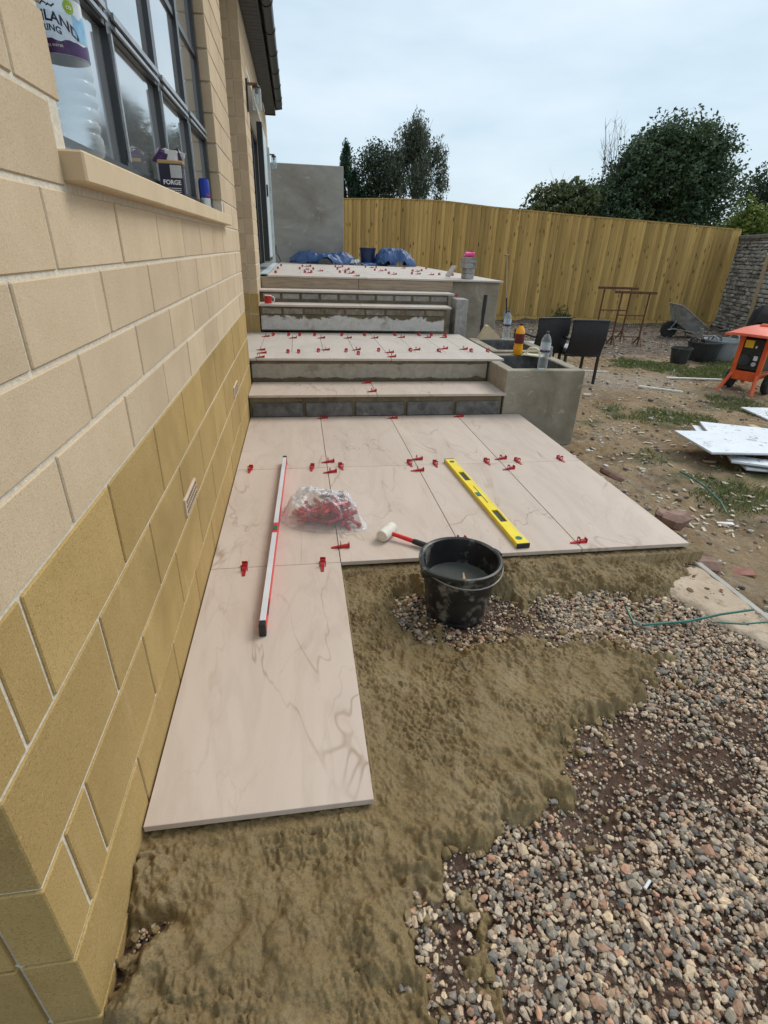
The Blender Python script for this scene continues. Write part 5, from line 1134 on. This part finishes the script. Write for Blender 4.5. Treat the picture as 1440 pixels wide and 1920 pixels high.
# ================================================================== GARDEN THINGS
def gz_at(x, y): return float(ground_z(np.array([x]), np.array([y]))[0])
def chair(x, y, rz, label, cushion=True):
    t = thing('garden_chair', label, 'chair', (x, y, gz_at(x, y)), rz, 'charcoal garden chairs')
    for a, b in ((-1,-1),(1,-1)): MB().bar((a*.225, b*.24, 0), (a*.225, b*.235, .42), .034, .034, .004).build('leg', MT['rattan'], t)
    for a in (-1, 1): MB().bar((a*.225, .27, 0), (a*.225, .25, .42), .034, .034, .004).build('leg', MT['rattan'], t)
    MB().box((0, 0, .40), (.49, .53, .055), .01).build('seat', MT['rattan'], t)
    bk = MB(); n = 9; V = []; 
    for i in range(n+1):
        k = i/n; yb = -.235-.10*k-.05*math.sin(k*3.1); zb = .37+k*.47
        for j in range(7): xx = -.235+j*.47/6; yy_ = yb-.025*math.cos((j-3)/3*1.4); V += [(xx, yy_, zb), (xx, yy_+.035, zb)]
    F = []
    for i in range(n):
        for j in range(6):
            a = (i*7+j)*2; b = a+2; c = a+14; d_ = c+2; F += [(a, b, d_, c), (a+1, c+1, d_+1, b+1)]
        for j in (0, 6): a = (i*7+j)*2; F.append((a, a+14, a+15, a+1) if j == 0 else (a, a+1, a+15, a+14))
    for i in (0, n):
        for j in range(6): a = (i*7+j)*2; F.append((a, a+1, a+3, a+2) if i == 0 else (a, a+2, a+3, a+1))
    bk.add(V, F).build('backrest', MT['rattan'], t, 50)
    MB().bar((-.235,-.355,.845), (.235,-.355,.845), .03, .02, .004).build('top_rail', MT['alu'], t)
    for a in (-1, 1):
        ar = MB(); ar.bar((a*.245, -.30, .60), (a*.245, .22, .62), .045, .025, .005); ar.bar((a*.245, .22, .40), (a*.245, .22, .62), .03, .03, .004); ar.build('armrest', MT['rattan'], t)
    if cushion: MB().box((0, .02, .445), (.43, .44, .035), .012).build('cushion', MT['cushion'], t, 40)
    return t
cp = G(1108, 720); chair(cp.x-.20, cp.y+.22, R_(-6), 'charcoal woven garden chair with pale cushion showing beneath its backrest'); chair(cp.x-.70, cp.y+.40, R_(8), 'charcoal woven garden chair whose left armrest shows beside the orange bottle')
sb = on(1045, 660, y=5.0); tag(MB().box((0,0,.05), (.06,.05,.10), .008).build('offcut_block', MT['greyblock'], None, 0, (2.905, 4.20, .386)), 'small grey block offcut at the rear corner of the front planter', 'block')
# trestles
def trestle(a, b, ztop, label):
    d = (b-a); d.z = 0; L_ = d.length; t = thing('trestle', label, 'trestle', (a.x, a.y, ZG-.03), math.atan2(d.y, d.x), 'rusty builders trestles'); H_ = ztop-ZG+.03
    MB().bar((-.10,0,H_), (L_+.10,0,H_), .05, .05, .004).build('top_bar', MT['rust'], t)
    for x in (.04, L_-.04):
        l_ = MB(); l_.tube([(x,0,H_), (x-.02,-.02,0)], .017, 6); l_.tube([(x-.02, -.22, .0), (x, 0, .22)], .014, 6); l_.tube([(x-.02, .22, .0), (x, 0, .22)], .014, 6); l_.build('leg', MT['rust'], t)
    for z_ in (.16*H_/.85, .50*H_/.85): 
        MB().tube([(.04,0,z_), (L_-.04,0,z_)], .013, 6).build('cross_rail', MT['rust'], t)
    return t
a = G(1142, 646); b = G(1200, 652); b = a+(b-a).normalized()*.0+Vector((.62,-.08,0)); ztop = on(1190, 548, y=a.y).z; trestle(a, b, ztop, 'rusty steel builders trestle set slightly in front of its pair')
a2 = a+Vector((.05, .75, 0)); trestle(a2, a2+Vector((.66,-.05,0)), on(1165, 540, y=a2.y).z, 'rusty steel builders trestle standing behind, closer to the fence boards')
# wheelbarrow
wb = G(1250, 632); t = thing('wheelbarrow', 'weathered metal wheelbarrow tipped forward by the fence', 'wheelbarrow', (wb.x, wb.y, gz_at(wb.x, wb.y)), R_(-12))
Mw = Matrix.Rotation(R_(90), 3, 'X')
wh = MB().lathe([(.10,-.035),(.155,-.045),(.175,-.03),(.18,0),(.175,.03),(.155,.045),(.10,.035)], 26, (0,0,.175), Mw); tyre = wh.build('wheel', MT['tyre'], t, 40); MB().lathe([(.0001,-.03),(.10,-.03),(.10,.03),(.0001,.03)], 22, (0,0,.175), Mw).build('rim', MT['galv'], tyre, 40)
Rt = Matrix.Rotation(R_(33), 3, 'Y')
def tp(x, y, z): p = Rt @ Vector((x, y, z)); return (p.x+.26, p.y, p.z+.40)
V = [tp(-.36,-.33,.12),(tp(.42,-.30,.12)),tp(.42,.30,.12),tp(-.36,.33,.12),tp(-.10,-.20,-.16),tp(.30,-.20,-.16),tp(.30,.20,-.16),tp(-.10,.20,-.16)]
Vi = [tp(-.345,-.315,.125),(tp(.405,-.285,.125)),tp(.405,.285,.125),tp(-.345,.315,.125),tp(-.09,-.19,-.145),tp(.29,-.19,-.145),tp(.29,.19,-.145),tp(-.09,.19,-.145)]
MB().add(V+Vi, [(7,6,5,4),(0,4,5,1),(1,5,6,2),(2,6,7,3),(3,7,4,0),(12,13,14,15),(8,9,13,12),(9,10,14,13),(10,11,15,14),(11,8,12,15),(0,1,9,8),(1,2,10,9),(2,3,11,10),(3,0,8,11)]).build('tray', MT['galv'], t)
rim = MB(); cs = [tp(-.36,-.33,.125),tp(.42,-.30,.125),tp(.42,.30,.125),tp(-.36,.33,.125)]
for i in range(4): rim.tube([cs[i], cs[(i+1) % 4]], .014, 6)
rim.build('tray_rim', MT['galv'], t)
for s_ in (-1, 1):
    MB().tube([(-.06,s_*.09,.175),(.05,s_*.12,.20),(.40,s_*.24,.16),(.66,s_*.27,.09),(.98,s_*.28,.11)], .016, 7).build('handle', MT['galv'], t, 50); MB().tube([(-.02,s_*.08,.175),(.10,s_*.16,.45)], .012, 6).build('strut', MT['galv'], t)
    MB().tube([(.50,s_*.25,.12),(.52,s_*.25,.0)], .015, 6).build('leg', MT['galv'], t)
# tubs
def tub(px, r0, r1, h, m, label, handles=True, name='builders_tub', cat='tub', fill=None, tilt=0):
    p = G(*px); t = thing(name, label, cat, (p.x, p.y, gz_at(p.x, p.y)), R_(20)); 
    ov = lambda a, z: .06*math.cos(2*a)*(z/h)
    MB().lathe([(.0001,.006),(r0*.97,.0),(r0,.008),(r1*.97,h-.03),(r1*1.04,h-.028),(r1*1.05,h),(r1*.99,h),(r1*.94,h-.03),(r0*.95,.02),(.0001,.016)], 34, wob=ov).build('shell', m, t, 40)
    if handles:
        for s_ in (-1, 1): MB().tube([(s_*r1*1.04,-.09,h-.012),(s_*r1*1.10,-.07,h+.05),(s_*r1*1.12,0,h+.075),(s_*r1*1.10,.07,h+.05),(s_*r1*1.04,.09,h-.012)], .013, 8).build('handle', m, t, 60)
    if fill: MB().lathe([(.0001,h*.88),(r1*.93,h*.84)], 24).build('contents', fill, t, 40)
    return t
tub((1271,681), .13, .165, .25, MT['tub'], 'small black bucket with cement crusted rim on the grass', False, 'bucket', 'bucket', MT['greyblock'])
tub((1313,676), .21, .285, .34, MT['tub'], 'flexible black rubble tub with upright handles'); tub((1345,674), .22, .30, .36, MT['greytub'], 'pale grey flexible tub behind the black rubble tub')
p = G(1304, 676); t = thing('hand_trowel', 'grey shovel blade sticking up out of the black rubble tub', 'trowel', (p.x-.02, p.y, gz_at(p.x, p.y)+.02)); MB().tube([(0,0,.12),(-.02,.0,.36)], .014, 8).build('shaft', MT['timber'], t); MB().box((-.028,0,.45), (.012,.10,.16), .005, Matrix.Rotation(R_(-8), 3, 'Y')).build('blade', MT['galv'], t)
# orange petrol machine
A = G(1347, 731); B_ = G(1411, 749); d = Vector((.19, -.36, 0)); wdt = d.length; dr = d.normalized()
t = thing('site_machine', 'orange petrol driven site machine on wheels with faded red hood', 'machine', (A.x, A.y, ZG-.005), math.atan2(dr.y, dr.x)); W_ = wdt   # local x runs along the front, local y away from the viewer
HT = .80; YO = .34
for x, sx in ((.05, -1), (W_-.05, 1)):
    MB().tube([(x+sx*.06, -.02, 0), (x, .12, .24)], .024, 8).build('front_leg', MT['orange'], t, 50); MB().box((x, .14, .48), (.055, .05, .58), .006).build('upright', MT['orange'], t)
    MB().box((x, YO+.26, .40), (.045, .045, .70), .006).build('upright', MT['orange'], t); MB().bar((x, .12, .24), (x, YO+.28, .24), .04, .05, .005).build('side_rail', MT['orange'], t)
MB().box((W_/2, .15, .22), (W_-.1, .04, .12), .006).build('front_panel', MT['orange'], t); MB().box((W_/2, .36, .20), (W_-.16, .42, .05), .006).build('tray', MT['orange'], t)
eng = MB().box((W_/2, .34, .50), (W_-.075, .40, .44), .03).build('engine', MT['blackplastic'], t, 30)
MB().box((W_*.36, .137, .63), (.105, .008, .095), .002).build('sticker', MT['stick'], eng); MB().lathe([(.0001,-.01),(.075,-.01),(.082,.0),(.075,.012),(.0001,.012)], 22, (W_*.34, .135, .42), Matrix.Rotation(R_(90), 3, 'X')).build('recoil_starter', MT['tub'], eng, 40)
MB().box((W_*.66, .135, .46), (.05, .012, .06), .004).build('switch_plate', MT['paper'], eng); MB().lathe([(.0001,-.012),(.028,-.012),(.028,.012),(.0001,.012)], 16, (W_*.66, .132, .385), Matrix.Rotation(R_(90), 3, 'X')).build('fuel_cap', MT['cushion'], eng, 40); MB().box((W_*.58, .137, .60), (.022,.01,.03), .003).build('badge', MT['paper'], eng)
for k in range(5): MB().box((W_*.82, .137, .60-k*.028), (.07, .008, .010), .002).build('cooling_fin', MT['tub'], eng)
hood = MB(); n = 8; V = []
for i in range(n+1):
    for j in range(n+1):
        x = -.13+(W_+.30)*i/n; y = -.06+(YO+.55)*j/n; k = (1-abs(2*i/n-1)**3)*(1-abs(2*j/n-1)**3); V.append((x+.03*(.5-j/n), y, HT-.03+.085*k-.02*(abs(2*i/n-1)**6)))
m_ = len(V); V += [(a, b, c-.03) for a, b, c in V]; F = []
for i in range(n):
    for j in range(n):
        a = i*(n+1)+j; F += [(a, a+n+1, a+n+2, a+1), (m_+a, m_+a+1, m_+a+n+2, m_+a+n+1)]
for i in range(n): 
    F += [(i, i+1, m_+i+1, m_+i), (n*(n+1)+i+1, n*(n+1)+i, m_+n*(n+1)+i, m_+n*(n+1)+i+1)]; a, b = i*(n+1), (i+1)*(n+1); F += [(b, a, m_+a, m_+b), (a+n, b+n, m_+b+n, m_+a+n)]
hood.add(V, F).build('hood', MT['orange2'], t, 50)
MB().tube([(-.12, .02, HT-.02), (-.22, .0, HT-.045)], .018, 8).build('grip', MT['blackplastic'], t, 50)
MB().box((W_*.75, .30, HT+.055), (.32, .10, .05), .02, Matrix.Rotation(.25, 3, 'Z')).build('hood_rib', MT['orange'], t, 40)
for x in (-.02, W_+.04):
    wh = MB().lathe([(.06,-.035),(.12,-.04),(.135,-.02),(.135,.02),(.12,.04),(.06,.035)], 24, (x, .34, .135), Matrix.Rotation(R_(90), 3, 'Y')).build('wheel', MT['tyre'], t, 40); MB().lathe([(.0001,-.03),(.062,-.028),(.062,.028),(.0001,.03)], 18, (x, .34, .135), Matrix.Rotation(R_(90), 3, 'Y')).build('rim', MT['galv'], wh, 40)
# white sheet boards
def sheet4(name, corners, z, label, th=.014):
    t = thing(name, label, 'board', (corners[0][0], corners[0][1], z), 0, 'white boards stacked on the soil'); ox, oy = corners[0][0], corners[0][1]
    P = [(x-ox, y-oy) for x, y in corners]; MB().prism(P, 0, th).build('panel', MT['whiteboard'], t)
    cx = sum(p[0] for p in P)/4; cy = sum(p[1] for p in P)/4; MB().prism([((x-cx)*.998+cx, (y-cy)*.998+cy) for x, y in P], -.006, -.0005).build('backing', MT['boardedge'], t); return t
def P2(u, v, z): p = on(u, v, z=z); return Vector((p.x, p.y))
def rect(z, a, b, ln):                     # left edge a->b seen in the photo, sheet runs ln metres to the right of it
    A_, B2 = P2(*a, z), P2(*b, z); d_ = (B2-A_); nrm = Vector((-d_.y, d_.x)).normalized()
    if nrm.x < 0: nrm = -nrm
    q_ = [A_, B2, B2+nrm*ln, A_+nrm*ln]; ar = sum(q_[i].x*q_[(i+1) % 4].y-q_[(i+1) % 4].x*q_[i].y for i in range(4)); q_ = q_ if ar > 0 else q_[::-1]; return [(p.x, p.y) for p in q_]
sheet4('sheet_board', rect(ZG+.165, (1265,807), (1335,848), 1.2), ZG+.151, 'topmost grubby white sheet board on the stack lying on soil')
sheet4('sheet_board', rect(ZG+.135, (1312,790), (1330,812), 1.0), ZG+.121, 'white sheet board pushed out at the rear of the stack')
sheet4('sheet_board', rect(ZG+.10, (1364,852), (1372,864), 1.0), ZG+.086, 'white sheet board jutting out at the front under the topmost one')
sheet4('sheet_board', rect(ZG+.06, (1388,868), (1400,878), 1.0), ZG+.046, 'lowest white sheet board at the front of the stack')
sheet4('sheet_board', rect(ZG+.10, (1298,797), (1306,808), .5), ZG+.086, 'small white board offcut at the left of the stack')
sk = P2(1360, 850, ZG+.03)
for k in range(2): tag(MB().box((0,0,.055), (.08,.75,.11), .006).build('bearer', MT['timber'], None, 0, (sk.x+.42+k*.40, sk.y+.30, ZG-.03)), 'timber bearer under the white sheet boards, '+('on the patio side' if k == 0 else 'on the machine side'), 'timber', 'bearers under the boards')
p = G(1388, 764, ZG+.03); sheet4('sheet_board', rect(ZG+.03, (1389,763), (1440,786), 1.0), ZG+.016, 'single white sheet board lying alone on the grass by the orange machine')
# battens on the soil
for a, b, wd_, lb_ in (((1197,726),(1280,737),.03,'short white batten lying alone on the brown soil'), ((1249,709),(1353,713),.04,'long white batten lying on the grass beside the orange machine'), ((1082,697),(1140,700),.02,'thin white strip lying near the chair legs')):
    P_, Q_ = G(*a), G(*b); zz = max(gz_at(P_.x, P_.y), gz_at(Q_.x, Q_.y)); tag(MB().bar((0,0,0), Q_-P_, wd_, .022, .002).build('batten', MT['whitewood'], None, 0, (P_.x, P_.y, zz+.011)), lb_, 'batten', 'white battens on the ground')
# leaning plank, bulk bag, cloth
p0 = G(1393, 634); p1 = on(1445, 470, x=p0.x+.42); p1 = p0+Vector((.33, -.45, 1.75)); rw_end = on(1441, 478, y=p0.y-.42)
t = tag(MB().bar((0,0,0), rw_end-p0, .07, .045, .004).build('leaning_plank', MT['timber'], None, 0, p0+Vector((0,0,.02))), 'raw timber length leaning against the rubble wall', 'plank')
p = G(1437, 655); t = thing('bulk_bag', 'white woven rubble bag draped with a black cloth by the rubble wall', 'bag', (p.x+.05, p.y+.05, gz_at(p.x, p.y)))
bgm = MB().lathe([(.0001,.02),(.30,.0),(.36,.06),(.37,.35),(.33,.62),(.28,.74),(.0001,.70)], 40, wob=lambda a, z: .07*math.sin(5*a+z*6)+.04*math.sin(11*a-z*9)); bgm.build('sack', MT['bag'], t, 60)
cl = MB().lathe([(.0001,.82),(.16,.83),(.33,.80),(.40,.68),(.43,.50),(.45,.36)], 48, wob=lambda a, z: (.11*math.sin(6*a)+.05*math.sin(13*a))*(1 if z < .7 else .15)); cl.v = [(a, b, c+(.16*math.sin(2.0*math.atan2(b, a)+.8) if c < .6 else 0)) for a, b, c in cl.v]; cl.build('cloth', MT['blackcloth'], t, 60)
# spade against the fence
p = on_fence(957, 640); base = G(957, 607); pa = on_fence(950, 478); base = Vector((pa.x+.10, pa.y-.30, ZG)); top_ = Vector((pa.x, pa.y-.03, pa.z)); t = thing('spade', 'spade with long pale wooden shaft propped upright against the fence', 'spade', base); dv = top_-base
MB().tube([dv*.32, dv*1.0], [.016, .018], 10).build('shaft', MT['timber'], t, 50); MB().tube([dv*.12, dv*.36], [.018, .019], 10).build('socket', MT['blackmetal'], t, 50); MB().bar(dv*.0, dv*.16, .17, .012, .003, (0,1,0)).build('blade', MT['galv'], t)
MB().tube([(dv+Vector((-.06,0,.0))), (dv+Vector((.06,0,.0)))], .016, 8).build('grip', MT['timber'], t, 50)
# green strips on the gravel
def strip(pts, r, label, z=-.085):
    P_ = [on(u, v, z=z+dz) for u, v, dz in pts]; o = P_[0].copy(); tag(MB().tube([q-o for q in P_], r, 6).build('green_strip', MT['greencable'], None, 50, o), label, 'strip', 'green plastic strips')
strip([(1173,1137,.03),(1180,1152,.015),(1190,1172,.01)], .0055, 'short bent green plastic strip sticking up from the gravel')
strip([(1205,1172,.012),(1290,1165,.02),(1350,1152,.035),(1412,1143,.045)], .0055, 'long dark green plastic strip lying across the gravel and footing edge'); strip([(1345,1167,.02),(1395,1170,.03),(1440,1166,.03)], .004, 'thin green strip running over the sandy haunching', -.075)
strip([(1275,884,0),(1300,897,.02),(1325,915,.02),(1352,942,.02),(1362,962,.01)], .006, 'green plastic strip curving over soil between the boards and patio', -.24)
# litter: brick fragment, white scrap
for (u, v), s, m, lb_, cat in (((1390,1072), (.14,.06,.012), 'redglaze2', 'flattened dusty red scrap on the soil beyond the patio corner', 'scrap'), ((1364,970), (.10,.03,.015), 'whitewood', 'small white scrap at the end of the curving green strip', 'scrap'), ((1330,866), (.10,.05,.02), 'timber2', 'flat tan stone flake in front of the white boards', 'stone'), ((1100,742), (.10,.05,.03), 'tile_edge', 'pale flake beside the planter foot', 'scrap')):
    if m == 'redglaze2': MT[m] = simple('dusty_red', (.24,.085,.07), (.34,.17,.135), 20, .9)
    if m == 'timber2': MT[m] = simple('tan_flake', (.46,.34,.24), (.54,.42,.31), 20, .9)
    p = G(u, v, -.24 if v > 900 else ZG); zz = gz_at(p.x, p.y); mm = MB().box((0,0,0), s, min(s)*.3, Matrix.Rotation(random.uniform(-.6,.2), 3, 'Z')); mm.v = [(a+random.uniform(-.008,.008), b+random.uniform(-.008,.008), c+random.uniform(-.003,.003)) for a, b, c in mm.v]; tag(mm.build('scrap' if cat == 'scrap' else 'flat_stone', MT[m], None, 30, (p.x, p.y, zz+s[2]*.45)), lb_, cat)
p = on(1212, 1662, z=-.085); tag(MB().tube([(-.011,-.007,0),(.011,.007,.003)], .004, 10).build('cigarette_end', MT['whiteink'], None, 50, (p.x, p.y, -.078)), 'white cigarette end lying on the gravel', 'cigarette end')
